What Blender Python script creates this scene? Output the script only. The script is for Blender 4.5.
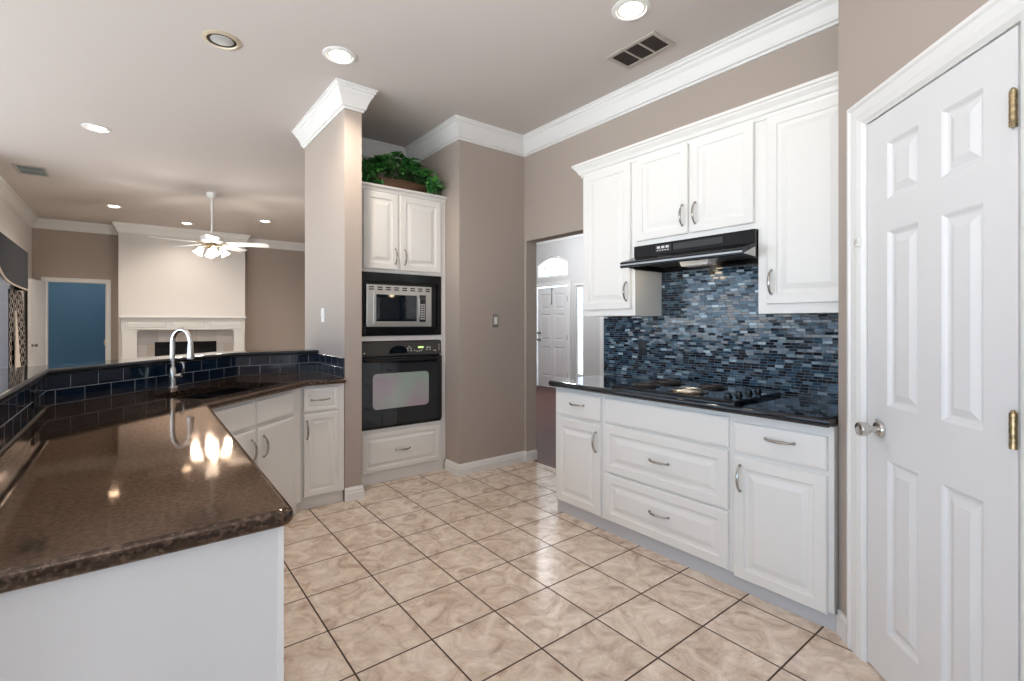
import bpy, bmesh, math, random
from mathutils import Vector, Matrix
PI = math.pi
scene = bpy.context.scene
for o in list(bpy.data.objects):
    bpy.data.objects.remove(o)
C = scene.collection
rnd = random.Random(7)

# ------------------------------------------------------------------ camera
cam_data = bpy.data.cameras.new('camera')
cam = bpy.data.objects.new('camera', cam_data)
C.objects.link(cam)
cam_data.sensor_width = 36.0
cam_data.lens = 485.0 / 1024.0 * 36.0
cam_data.shift_y = -17.6 / 1024.0
cam_data.clip_start = 0.02
cam.location = (0, 0, 1.335)
cam.rotation_euler = (PI / 2, 0, -0.6635)
scene.camera = cam

# ------------------------------------------------------------------ world, daylight, exposure
w = bpy.data.worlds.new('daylight')
scene.world = w
w.use_nodes = True
bg = w.node_tree.nodes['Background']
bg.inputs['Strength'].default_value = 4.1
_tc = w.node_tree.nodes.new('ShaderNodeTexCoord')
_sp = w.node_tree.nodes.new('ShaderNodeSeparateXYZ')
_rp = w.node_tree.nodes.new('ShaderNodeValToRGB')
_rp.color_ramp.elements[0].position = 0.485      # invented bright ground below the horizon, added to lift the ceiling
_rp.color_ramp.elements[0].color = (1.62, 1.70, 1.76, 1)
_rp.color_ramp.elements[1].position = 0.52      # pale blue sky above
_rp.color_ramp.elements[1].color = (0.58, 0.80, 1.06, 1)
_mr = w.node_tree.nodes.new('ShaderNodeMapRange')
_mr.inputs['From Min'].default_value = -1.0
w.node_tree.links.new(_tc.outputs['Generated'], _sp.inputs[0])
w.node_tree.links.new(_sp.outputs['Z'], _mr.inputs['Value'])
w.node_tree.links.new(_mr.outputs[0], _rp.inputs['Fac'])
w.node_tree.links.new(_rp.outputs['Color'], bg.inputs['Color'])
scene.view_settings.view_transform = 'Standard'
scene.view_settings.look = 'None'
scene.view_settings.exposure = 0.10
scene.view_settings.gamma = 1.0
scene.view_settings.use_curve_mapping = False
try:
    scene.cycles.use_denoising = True
    scene.cycles.max_bounces = 10
    scene.cycles.diffuse_bounces = 6
    scene.cycles.glossy_bounces = 5
    scene.cycles.sample_clamp_indirect = 6.0
    scene.cycles.caustics_reflective = False
    scene.cycles.caustics_refractive = False
except Exception:
    pass
CAN_POWER = 14.0
CEIL = 3.1


def lamp(name, kind, loc, power, color, size=0.1, rot=(0, 0, 0), spot=None):
    d = bpy.data.lights.new(name, kind)
    d.energy = power
    d.color = color
    if kind == 'AREA':
        d.shape = 'DISK'
        d.size = size
    else:
        d.shadow_soft_size = size
    if spot:
        d.spot_size = spot
        d.spot_blend = 0.8
    o = bpy.data.objects.new(name, d)
    o.location = loc
    o.rotation_euler = rot
    C.objects.link(o)
    return o


# the photographer's flash, bounced off the ceiling from behind the camera
lamp('bounce_flash', 'SPOT', (0.0, -0.30, 1.65), 250, (0.96, 0.97, 1.0), 0.12, (math.radians(150), 0, -0.15), math.radians(108))

# ------------------------------------------------------------------ materials
def new_mat(name):
    m = bpy.data.materials.new(name)
    m.use_nodes = True
    nt = m.node_tree
    return m, nt, nt.nodes['Principled BSDF']


def pbr(name, col, rough=0.5, metal=0.0, spec=0.5, bump=0.0, bscale=200.0, var=0.0, vscale=3.0, coat=0.0, ior=None, tint=None):
    m, nt, b = new_mat(name)
    b.inputs['Base Color'].default_value = (*col, 1)
    b.inputs['Roughness'].default_value = rough
    b.inputs['Metallic'].default_value = metal
    b.inputs['Specular IOR Level'].default_value = spec
    b.inputs['Coat Weight'].default_value = coat
    b.inputs['Coat Roughness'].default_value = 0.05
    if ior:
        b.inputs['IOR'].default_value = ior
    if tint:
        b.inputs['Specular Tint'].default_value = (*tint, 1)
    tc = nt.nodes.new('ShaderNodeTexCoord')
    if bump:
        n = nt.nodes.new('ShaderNodeTexNoise')
        n.inputs['Scale'].default_value = bscale
        n.inputs['Detail'].default_value = 3
        nt.links.new(tc.outputs['Object'], n.inputs['Vector'])
        bp = nt.nodes.new('ShaderNodeBump')
        bp.inputs['Strength'].default_value = bump
        bp.inputs['Distance'].default_value = 0.002
        nt.links.new(n.outputs['Fac'], bp.inputs['Height'])
        nt.links.new(bp.outputs['Normal'], b.inputs['Normal'])
    if var:
        n = nt.nodes.new('ShaderNodeTexNoise')
        n.inputs['Scale'].default_value = vscale
        n.inputs['Detail'].default_value = 5
        nt.links.new(tc.outputs['Object'], n.inputs['Vector'])
        r = nt.nodes.new('ShaderNodeValToRGB')
        r.color_ramp.elements[0].position = 0.3
        r.color_ramp.elements[1].position = 0.7
        r.color_ramp.elements[0].color = (*[c * (1 - var) for c in col], 1)
        r.color_ramp.elements[1].color = (*[min(1, c * (1 + var)) for c in col], 1)
        nt.links.new(n.outputs['Fac'], r.inputs['Fac'])
        nt.links.new(r.outputs['Color'], b.inputs['Base Color'])
    return m


def emit(name, col, strength):
    m, nt, b = new_mat(name)
    b.inputs['Base Color'].default_value = (0.8, 0.8, 0.8, 1)
    b.inputs['Emission Color'].default_value = (*col, 1)
    b.inputs['Emission Strength'].default_value = strength
    return m


M = {}
M['wall'] = pbr('taupe_wall_paint', (0.40, 0.342, 0.30), 0.75, bump=0.25, bscale=90, spec=0.3)
M['wall_white'] = pbr('white_wall_paint', (0.68, 0.665, 0.65), 0.7, bump=0.2, bscale=90, spec=0.3)
M['wall_grey'] = pbr('pale_grey_wall_paint', (0.55, 0.55, 0.55), 0.7, spec=0.3)
M['ceiling'] = pbr('warm_grey_ceiling_paint', (0.60, 0.555, 0.53), 0.8, bump=0.25, bscale=70, spec=0.2)
M['trim'] = pbr('white_trim_paint', (0.74, 0.74, 0.73), 0.35)
M['cab'] = pbr('white_cabinet_paint', (0.74, 0.735, 0.715), 0.38, bump=0.04, bscale=40)
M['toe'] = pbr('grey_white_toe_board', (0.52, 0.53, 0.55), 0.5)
M['door'] = pbr('white_door_paint', (0.70, 0.70, 0.705), 0.42)
M['panelwhite'] = pbr('painted_end_panel', (0.66, 0.655, 0.645), 0.5, bump=0.1, bscale=25, var=0.03)
M['blue'] = pbr('blue_wall_paint', (0.028, 0.082, 0.132), 0.7)
M['steel'] = pbr('brushed_nickel', (0.62, 0.60, 0.57), 0.22, metal=1.0)
M['steel_dark'] = pbr('dark_steel', (0.30, 0.29, 0.28), 0.3, metal=1.0)
M['brass'] = pbr('worn_brass', (0.40, 0.31, 0.18), 0.3, metal=1.0, var=0.6, vscale=60)
M['pull'] = pbr('dark_nickel_pull', (0.42, 0.40, 0.37), 0.22, metal=1.0)
M['stainless'] = pbr('stainless_steel', (0.66, 0.65, 0.62), 0.3, metal=1.0)
M['black'] = pbr('black_enamel', (0.006, 0.006, 0.007), 0.16, spec=0.35)
M['blackmatte'] = pbr('black_plastic', (0.012, 0.012, 0.013), 0.45)
M['blackglass'] = pbr('black_glass', (0.004, 0.006, 0.010), 0.04, spec=0.7)
M['charcoal'] = pbr('charcoal_plastic', (0.045, 0.043, 0.04), 0.35)
M['plate'] = pbr('white_switch_plastic', (0.8, 0.8, 0.78), 0.35)
M['lens'] = pbr('frosted_lamp_cover', (0.75, 0.76, 0.76), 0.4)
M['mark'] = pbr('white_printing', (0.7, 0.7, 0.7), 0.5)
M['grey_slot'] = pbr('slot_black', (0.01, 0.01, 0.01), 0.6)
M['bulb'] = emit('lit_lamp', (1.0, 0.86, 0.66), 14.0)
M['bulb_fan'] = emit('lit_glass_shade', (1.0, 0.92, 0.80), 9.0)
M['hoodlamp'] = emit('lit_hood_lamp', (1.0, 0.80, 0.45), 1.2)
M['led'] = emit('green_clock_digits', (0.55, 0.95, 0.1), 1.2)
M['daypane'] = None
M['leaf'] = pbr('green_leaf', (0.03, 0.15, 0.03), 0.32, var=0.6, vscale=25)
M['leaf_light'] = pbr('light_green_leaf', (0.13, 0.42, 0.09), 0.35, var=0.4, vscale=25)
M['stemgreen'] = pbr('vine_stem', (0.05, 0.09, 0.03), 0.6)
M['fabric_navy'] = pbr('charcoal_navy_fabric', (0.028, 0.032, 0.042), 0.9, bump=0.3, bscale=300)
M['piping'] = pbr('cream_piping', (0.62, 0.55, 0.48), 0.8)
M['lining'] = pbr('cream_curtain_lining', (0.66, 0.60, 0.55), 0.85)
M['slat'] = pbr('white_blind_slat', (0.74, 0.73, 0.73), 0.5)
_nt = M['slat'].node_tree          # thin vinyl slats glow a little with the daylight behind them
_tr = _nt.nodes.new('ShaderNodeBsdfTranslucent')
_tr.inputs['Color'].default_value = (0.62, 0.58, 0.58, 1)
_mxs = _nt.nodes.new('ShaderNodeMixShader')
_mxs.inputs[0].default_value = 0.45
_nt.links.new(_nt.nodes['Principled BSDF'].outputs[0], _mxs.inputs[1])
_nt.links.new(_tr.outputs[0], _mxs.inputs[2])
_nt.links.new(_mxs.outputs[0], _nt.nodes['Material Output'].inputs['Surface'])
M['carpet'] = pbr('beige_carpet', (0.42, 0.35, 0.28), 0.95, bump=0.6, bscale=400)
M['glasspane'] = None


def node_math(nt, op, a, b=None, clamp=False):
    n = nt.nodes.new('ShaderNodeMath')
    n.operation = op
    n.use_clamp = clamp
    for i, v in enumerate((a, b)):
        if v is None:
            continue
        if isinstance(v, (int, float)):
            n.inputs[i].default_value = v
        else:
            nt.links.new(v, n.inputs[i])
    return n.outputs[0]


def tile_floor_mat():
    m, nt, b = new_mat('cream_marbled_floor_tile')
    S, X0, Y0 = 0.3274, 0.9938, 3.1287
    geo = nt.nodes.new('ShaderNodeNewGeometry')
    sp = nt.nodes.new('ShaderNodeSeparateXYZ')
    nt.links.new(geo.outputs['Position'], sp.inputs[0])
    u = node_math(nt, 'DIVIDE', node_math(nt, 'SUBTRACT', sp.outputs['X'], X0), S)
    v = node_math(nt, 'DIVIDE', node_math(nt, 'SUBTRACT', sp.outputs['Y'], Y0), S)

    def edge(t):
        f = node_math(nt, 'FRACT', t)
        return node_math(nt, 'MINIMUM', f, node_math(nt, 'SUBTRACT', 1.0, f))
    e = node_math(nt, 'MINIMUM', edge(u), edge(v))
    mr = nt.nodes.new('ShaderNodeMapRange')
    mr.inputs['From Min'].default_value = 0.0095
    mr.inputs['From Max'].default_value = 0.0135
    nt.links.new(e, mr.inputs['Value'])
    cell = nt.nodes.new('ShaderNodeCombineXYZ')
    nt.links.new(node_math(nt, 'FLOOR', u), cell.inputs[0])
    nt.links.new(node_math(nt, 'FLOOR', v), cell.inputs[1])
    wn = nt.nodes.new('ShaderNodeTexWhiteNoise')
    wn.noise_dimensions = '3D'
    nt.links.new(cell.outputs[0], wn.inputs['Vector'])
    # per-tile shifted marbling
    off = nt.nodes.new('ShaderNodeVectorMath')
    off.operation = 'MULTIPLY_ADD'
    nt.links.new(wn.outputs['Color'], off.inputs[0])
    off.inputs[1].default_value = (17, 13, 9)
    nt.links.new(geo.outputs['Position'], off.inputs[2])
    n1 = nt.nodes.new('ShaderNodeTexNoise')
    n1.inputs['Scale'].default_value = 6.5
    n1.inputs['Detail'].default_value = 6
    n1.inputs['Roughness'].default_value = 0.62
    n1.inputs['Distortion'].default_value = 1.6
    nt.links.new(off.outputs[0], n1.inputs['Vector'])
    ramp = nt.nodes.new('ShaderNodeValToRGB')
    cr = ramp.color_ramp
    cr.elements[0].position = 0.30
    cr.elements[0].color = (0.42, 0.31, 0.235, 1)
    cr.elements[1].position = 0.72
    cr.elements[1].color = (0.80, 0.71, 0.62, 1)
    k = cr.elements.new(0.44)
    k.color = (0.60, 0.48, 0.385, 1)
    k = cr.elements.new(0.56)
    k.color = (0.70, 0.595, 0.495, 1)
    nt.links.new(n1.outputs['Fac'], ramp.inputs['Fac'])
    # grey veins
    n2 = nt.nodes.new('ShaderNodeTexNoise')
    n2.inputs['Scale'].default_value = 4.0
    n2.inputs['Detail'].default_value = 8
    n2.inputs['Distortion'].default_value = 2.5
    nt.links.new(off.outputs[0], n2.inputs['Vector'])
    vein = node_math(nt, 'ABSOLUTE', node_math(nt, 'SUBTRACT', n2.outputs['Fac'], 0.5))
    vm = nt.nodes.new('ShaderNodeMapRange')
    vm.inputs['From Min'].default_value = 0.0
    vm.inputs['From Max'].default_value = 0.035
    vm.inputs['To Min'].default_value = 0.35
    vm.inputs['To Max'].default_value = 0.0
    nt.links.new(vein, vm.inputs['Value'])
    mx0 = nt.nodes.new('ShaderNodeMixRGB')
    nt.links.new(vm.outputs[0], mx0.inputs['Fac'])
    nt.links.new(ramp.outputs['Color'], mx0.inputs[1])
    mx0.inputs[2].default_value = (0.46, 0.40, 0.36, 1)
    mx = nt.nodes.new('ShaderNodeMixRGB')
    nt.links.new(mr.outputs[0], mx.inputs['Fac'])
    mx.inputs[1].default_value = (0.060, 0.036, 0.022, 1)
    nt.links.new(mx0.outputs[0], mx.inputs[2])
    nt.links.new(mx.outputs[0], b.inputs['Base Color'])
    rr = nt.nodes.new('ShaderNodeMapRange')
    rr.inputs['To Min'].default_value = 0.8
    rr.inputs['To Max'].default_value = 0.20
    nt.links.new(mr.outputs[0], rr.inputs['Value'])
    nt.links.new(rr.outputs[0], b.inputs['Roughness'])
    bp = nt.nodes.new('ShaderNodeBump')
    bp.inputs['Strength'].default_value = 0.5
    bp.inputs['Distance'].default_value = 0.003
    nt.links.new(mr.outputs[0], bp.inputs['Height'])
    nt.links.new(bp.outputs['Normal'], b.inputs['Normal'])
    return m


M['tile'] = tile_floor_mat()


def brick_mat(name, bw, bh, grout, ramp_cols, gap, rough=0.08, shift=0.5, uv=True, gcol_rough=0.7, spec=0.6, rowjit=0.0, tilt=0.0):
    """tile courses laid on the surface's UV in metres; every tile gets a colour of its own from the ramp"""
    m, nt, b = new_mat(name)
    tc = nt.nodes.new('ShaderNodeTexCoord')
    sp = nt.nodes.new('ShaderNodeSeparateXYZ')
    nt.links.new(tc.outputs['UV' if uv else 'Object'], sp.inputs[0])
    v = node_math(nt, 'DIVIDE', sp.outputs['Y'], bh)
    row = node_math(nt, 'FLOOR', v)
    u0 = node_math(nt, 'DIVIDE', sp.outputs['X'], bw)
    if rowjit:
        wr = nt.nodes.new('ShaderNodeTexWhiteNoise')
        wr.noise_dimensions = '1D'
        nt.links.new(row, wr.inputs['W'])
        sh = node_math(nt, 'MULTIPLY', wr.outputs['Value'], rowjit)
    else:
        sh = node_math(nt, 'MULTIPLY', node_math(nt, 'MODULO', row, 2.0), shift)
    u = node_math(nt, 'ADD', u0, sh)
    col = node_math(nt, 'FLOOR', u)

    def edge(t, size):
        f = node_math(nt, 'FRACT', t)
        return node_math(nt, 'MULTIPLY', node_math(nt, 'MINIMUM', f, node_math(nt, 'SUBTRACT', 1.0, f)), size)
    e = node_math(nt, 'MINIMUM', edge(u, bw), edge(v, bh))
    mr = nt.nodes.new('ShaderNodeMapRange')
    mr.inputs['From Min'].default_value = gap * 0.8
    mr.inputs['From Max'].default_value = gap * 1.2
    nt.links.new(e, mr.inputs['Value'])
    cb = nt.nodes.new('ShaderNodeCombineXYZ')
    nt.links.new(row, cb.inputs[0])
    nt.links.new(col, cb.inputs[1])
    wn = nt.nodes.new('ShaderNodeTexWhiteNoise')
    wn.noise_dimensions = '3D'
    nt.links.new(cb.outputs[0], wn.inputs['Vector'])
    ramp = nt.nodes.new('ShaderNodeValToRGB')
    cr = ramp.color_ramp
    cr.interpolation = 'CONSTANT'
    cr.elements[0].position = 0.0
    cr.elements[0].color = (*ramp_cols[0][1], 1)
    cr.elements[1].position = ramp_cols[1][0]
    cr.elements[1].color = (*ramp_cols[1][1], 1)
    for p, c in ramp_cols[2:]:
        k = cr.elements.new(p)
        k.color = (*c, 1)
    nt.links.new(wn.outputs['Value'], ramp.inputs['Fac'])
    mx = nt.nodes.new('ShaderNodeMixRGB')
    nt.links.new(mr.outputs[0], mx.inputs['Fac'])
    mx.inputs[1].default_value = (*grout, 1)
    nt.links.new(ramp.outputs['Color'], mx.inputs[2])
    nt.links.new(mx.outputs[0], b.inputs['Base Color'])
    rr = nt.nodes.new('ShaderNodeMapRange')
    rr.inputs['To Min'].default_value = gcol_rough
    rr.inputs['To Max'].default_value = rough
    nt.links.new(mr.outputs[0], rr.inputs['Value'])
    nt.links.new(rr.outputs[0], b.inputs['Roughness'])
    b.inputs['Specular IOR Level'].default_value = spec
    bp = nt.nodes.new('ShaderNodeBump')
    bp.inputs['Strength'].default_value = 0.6
    bp.inputs['Distance'].default_value = 0.002
    nt.links.new(mr.outputs[0], bp.inputs['Height'])
    nrm = bp.outputs['Normal']
    if tilt:   # hand-set tiles: each one leans a little its own way
        vm = nt.nodes.new('ShaderNodeVectorMath')
        vm.operation = 'MULTIPLY_ADD'
        nt.links.new(wn.outputs['Color'], vm.inputs[0])
        vm.inputs[1].default_value = (tilt * 2,) * 3
        vm.inputs[2].default_value = (-tilt,) * 3
        ad = nt.nodes.new('ShaderNodeVectorMath')
        nt.links.new(nrm, ad.inputs[0])
        nt.links.new(vm.outputs[0], ad.inputs[1])
        nz = nt.nodes.new('ShaderNodeVectorMath')
        nz.operation = 'NORMALIZE'
        nt.links.new(ad.outputs[0], nz.inputs[0])
        nrm = nz.outputs[0]
    nt.links.new(nrm, b.inputs['Normal'])
    return m


M['mosaic'] = brick_mat('blue_glass_mosaic', 0.047, 0.0165, (0.16, 0.19, 0.22),
                        [(0, (0.002, 0.004, 0.010)), (0.22, (0.004, 0.011, 0.024)), (0.40, (0.008, 0.024, 0.045)), (0.54, (0.014, 0.042, 0.075)), (0.66, (0.028, 0.068, 0.110)),
                         (0.77, (0.055, 0.105, 0.145)), (0.87, (0.10, 0.16, 0.20)), (0.94, (0.20, 0.28, 0.33)), (0.98, (0.42, 0.52, 0.58))], 0.0011, rough=0.10, rowjit=7.0, tilt=0.05, spec=0.5)
M['subway'] = brick_mat('navy_subway_tile', 0.150, 0.0745, (0.22, 0.25, 0.27),
                        [(0, (0.003, 0.008, 0.020)), (0.5, (0.004, 0.011, 0.026))], 0.0016, rough=0.06, tilt=0.012, spec=0.8)
M['hearth'] = brick_mat('grey_hearth_tile', 0.30, 0.26, (0.30, 0.29, 0.28),
                        [(0, (0.36, 0.35, 0.35)), (0.3, (0.44, 0.42, 0.41)), (0.7, (0.40, 0.36, 0.32))], 0.003, rough=0.3, spec=0.4)


def granite(name, base, fleck, ior, tint, fl_amt=0.62, rough=0.10):
    m, nt, b = new_mat(name)
    tc = nt.nodes.new('ShaderNodeTexCoord')
    v = nt.nodes.new('ShaderNodeTexNoise')
    v.inputs['Scale'].default_value = 95
    v.inputs['Detail'].default_value = 3
    nt.links.new(tc.outputs['Object'], v.inputs['Vector'])
    r = nt.nodes.new('ShaderNodeValToRGB')
    r.color_ramp.elements[0].position = 0.45
    r.color_ramp.elements[0].color = (*base, 1)
    r.color_ramp.elements[1].position = fl_amt + 0.13
    r.color_ramp.elements[1].color = (*fleck, 1)
    nt.links.new(v.outputs['Fac'], r.inputs['Fac'])
    nt.links.new(r.outputs['Color'], b.inputs['Base Color'])
    b.inputs['Roughness'].default_value = rough
    b.inputs['IOR'].default_value = ior
    b.inputs['Specular Tint'].default_value = (*tint, 1)
    n = nt.nodes.new('ShaderNodeTexNoise')
    n.inputs['Scale'].default_value = 14
    nt.links.new(tc.outputs['Object'], n.inputs['Vector'])
    mr = nt.nodes.new('ShaderNodeMapRange')
    mr.inputs['To Min'].default_value = rough * 0.6
    mr.inputs['To Max'].default_value = rough * 1.5
    nt.links.new(n.outputs['Fac'], mr.inputs['Value'])
    nt.links.new(mr.outputs[0], b.inputs['Roughness'])
    if tint != (1, 1, 1):
        # polished stone: warm ceiling reflection is put into the gloss tint
        df = nt.nodes.new('ShaderNodeBsdfDiffuse')
        nt.links.new(r.outputs['Color'], df.inputs['Color'])
        gl = nt.nodes.new('ShaderNodeBsdfGlossy')
        r2 = nt.nodes.new('ShaderNodeValToRGB')      # crystals polish unevenly
        r2.color_ramp.elements[0].position = 0.38
        r2.color_ramp.elements[0].color = (*[c * .80 for c in tint], 1)
        r2.color_ramp.elements[1].position = 0.60
        r2.color_ramp.elements[1].color = (*[min(1, c * 1.06) for c in tint], 1)
        nt.links.new(v.outputs['Fac'], r2.inputs['Fac'])
        nt.links.new(r2.outputs['Color'], gl.inputs['Color'])
        nt.links.new(mr.outputs[0], gl.inputs['Roughness'])
        fr = nt.nodes.new('ShaderNodeFresnel')
        fr.inputs['IOR'].default_value = ior
        mx = nt.nodes.new('ShaderNodeMixShader')
        nt.links.new(fr.outputs[0], mx.inputs[0])
        nt.links.new(df.outputs[0], mx.inputs[1])
        nt.links.new(gl.outputs[0], mx.inputs[2])
        out = [q for q in nt.nodes if q.type == 'OUTPUT_MATERIAL'][0]
        nt.links.new(mx.outputs[0], out.inputs['Surface'])
    return m


M['granite'] = granite('brown_black_granite', (0.007, 0.005, 0.0045), (0.085, 0.058, 0.044), 1.80, (0.94, 0.73, 0.59), fl_amt=0.62, rough=0.055)
M['granite_blue'] = granite('black_granite', (0.005, 0.008, 0.013), (0.016, 0.020, 0.026), 1.6, (1, 1, 1), fl_amt=0.7, rough=0.04)


def wood_mat():
    m, nt, b = new_mat('dark_wood_floor')
    tc = nt.nodes.new('ShaderNodeTexCoord')
    mp = nt.nodes.new('ShaderNodeMapping')
    mp.inputs['Scale'].default_value = (12, 1.2, 1)
    nt.links.new(tc.outputs['Object'], mp.inputs[0])
    n = nt.nodes.new('ShaderNodeTexNoise')
    n.inputs['Scale'].default_value = 3
    n.inputs['Detail'].default_value = 6
    nt.links.new(mp.outputs[0], n.inputs['Vector'])
    r = nt.nodes.new('ShaderNodeValToRGB')
    r.color_ramp.elements[0].color = (0.06, 0.028, 0.026, 1)
    r.color_ramp.elements[1].color = (0.16, 0.075, 0.06, 1)
    nt.links.new(n.outputs['Fac'], r.inputs['Fac'])
    nt.links.new(r.outputs['Color'], b.inputs['Base Color'])
    b.inputs['Roughness'].default_value = 0.6
    b.inputs['Specular IOR Level'].default_value = 0.2
    return m


M['wood'] = wood_mat()


def wicker_mat():
    m, nt, b = new_mat('brown_wicker')
    tc = nt.nodes.new('ShaderNodeTexCoord')
    wv = nt.nodes.new('ShaderNodeTexWave')
    wv.inputs['Scale'].default_value = 45
    wv.inputs['Distortion'].default_value = 4
    nt.links.new(tc.outputs['Object'], wv.inputs['Vector'])
    r = nt.nodes.new('ShaderNodeValToRGB')
    r.color_ramp.elements[0].color = (0.035, 0.016, 0.008, 1)
    r.color_ramp.elements[1].color = (0.22, 0.115, 0.06, 1)
    nt.links.new(wv.outputs['Fac'], r.inputs['Fac'])
    nt.links.new(r.outputs['Color'], b.inputs['Base Color'])
    b.inputs['Roughness'].default_value = 0.7
    return m


M['wicker'] = wicker_mat()


def lattice_mat():
    """black cloth printed with a white ogee lattice"""
    m, nt, b = new_mat('black_and_white_lattice_fabric')
    tc = nt.nodes.new('ShaderNodeTexCoord')
    sp = nt.nodes.new('ShaderNodeSeparateXYZ')
    nt.links.new(tc.outputs['UV'], sp.inputs[0])
    p, q = 0.085, 0.125
    a = node_math(nt, 'DIVIDE', sp.outputs['X'], p)
    c = node_math(nt, 'DIVIDE', sp.outputs['Y'], q)

    def line(t):
        f = node_math(nt, 'FRACT', t)
        return node_math(nt, 'ABSOLUTE', node_math(nt, 'SUBTRACT', f, 0.5))
    d = node_math(nt, 'MINIMUM', line(node_math(nt, 'ADD', a, c)), line(node_math(nt, 'SUBTRACT', a, c)))
    lt = node_math(nt, 'LESS_THAN', d, 0.055)
    mx = nt.nodes.new('ShaderNodeMixRGB')
    nt.links.new(lt, mx.inputs['Fac'])
    mx.inputs[1].default_value = (0.012, 0.009, 0.012, 1)
    mx.inputs[2].default_value = (0.62, 0.56, 0.52, 1)
    nt.links.new(mx.outputs[0], b.inputs['Base Color'])
    b.inputs['Roughness'].default_value = 0.9
    return m


M['lattice'] = lattice_mat()


def oven_glass_mat():
    """oven window: greenish reflection with a pinkish heart, painted into the base colour"""
    m, nt, b = new_mat('oven_window_reflection')
    tc = nt.nodes.new('ShaderNodeTexCoord')
    n = nt.nodes.new('ShaderNodeTexNoise')
    n.inputs['Scale'].default_value = 3.2
    n.inputs['Detail'].default_value = 1
    nt.links.new(tc.outputs['Object'], n.inputs['Vector'])
    r = nt.nodes.new('ShaderNodeValToRGB')
    r.color_ramp.elements[0].position = 0.35
    r.color_ramp.elements[0].color = (0.36, 0.46, 0.41, 1)
    r.color_ramp.elements[1].position = 0.65
    r.color_ramp.elements[1].color = (0.40, 0.32, 0.38, 1)
    nt.links.new(n.outputs['Fac'], r.inputs['Fac'])
    nt.links.new(r.outputs['Color'], b.inputs['Base Color'])
    b.inputs['Roughness'].default_value = 0.12
    b.inputs['Metallic'].default_value = 0.25
    return m


M['ovenglass'] = oven_glass_mat()


def pane_mat():
    m, nt, b = new_mat('clear_window_glass')
    tr = nt.nodes.new('ShaderNodeBsdfTransparent')
    tr.inputs['Color'].default_value = (0.95, 0.97, 0.97, 1)
    gl = nt.nodes.new('ShaderNodeBsdfGlossy')
    gl.inputs['Roughness'].default_value = 0.01
    mx = nt.nodes.new('ShaderNodeMixShader')
    mx.inputs[0].default_value = 0.06
    nt.links.new(tr.outputs[0], mx.inputs[1])
    nt.links.new(gl.outputs[0], mx.inputs[2])
    nt.links.new(mx.outputs[0], nt.nodes['Material Output'].inputs['Surface'])
    return m


M['glasspane'] = pane_mat()


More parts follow.
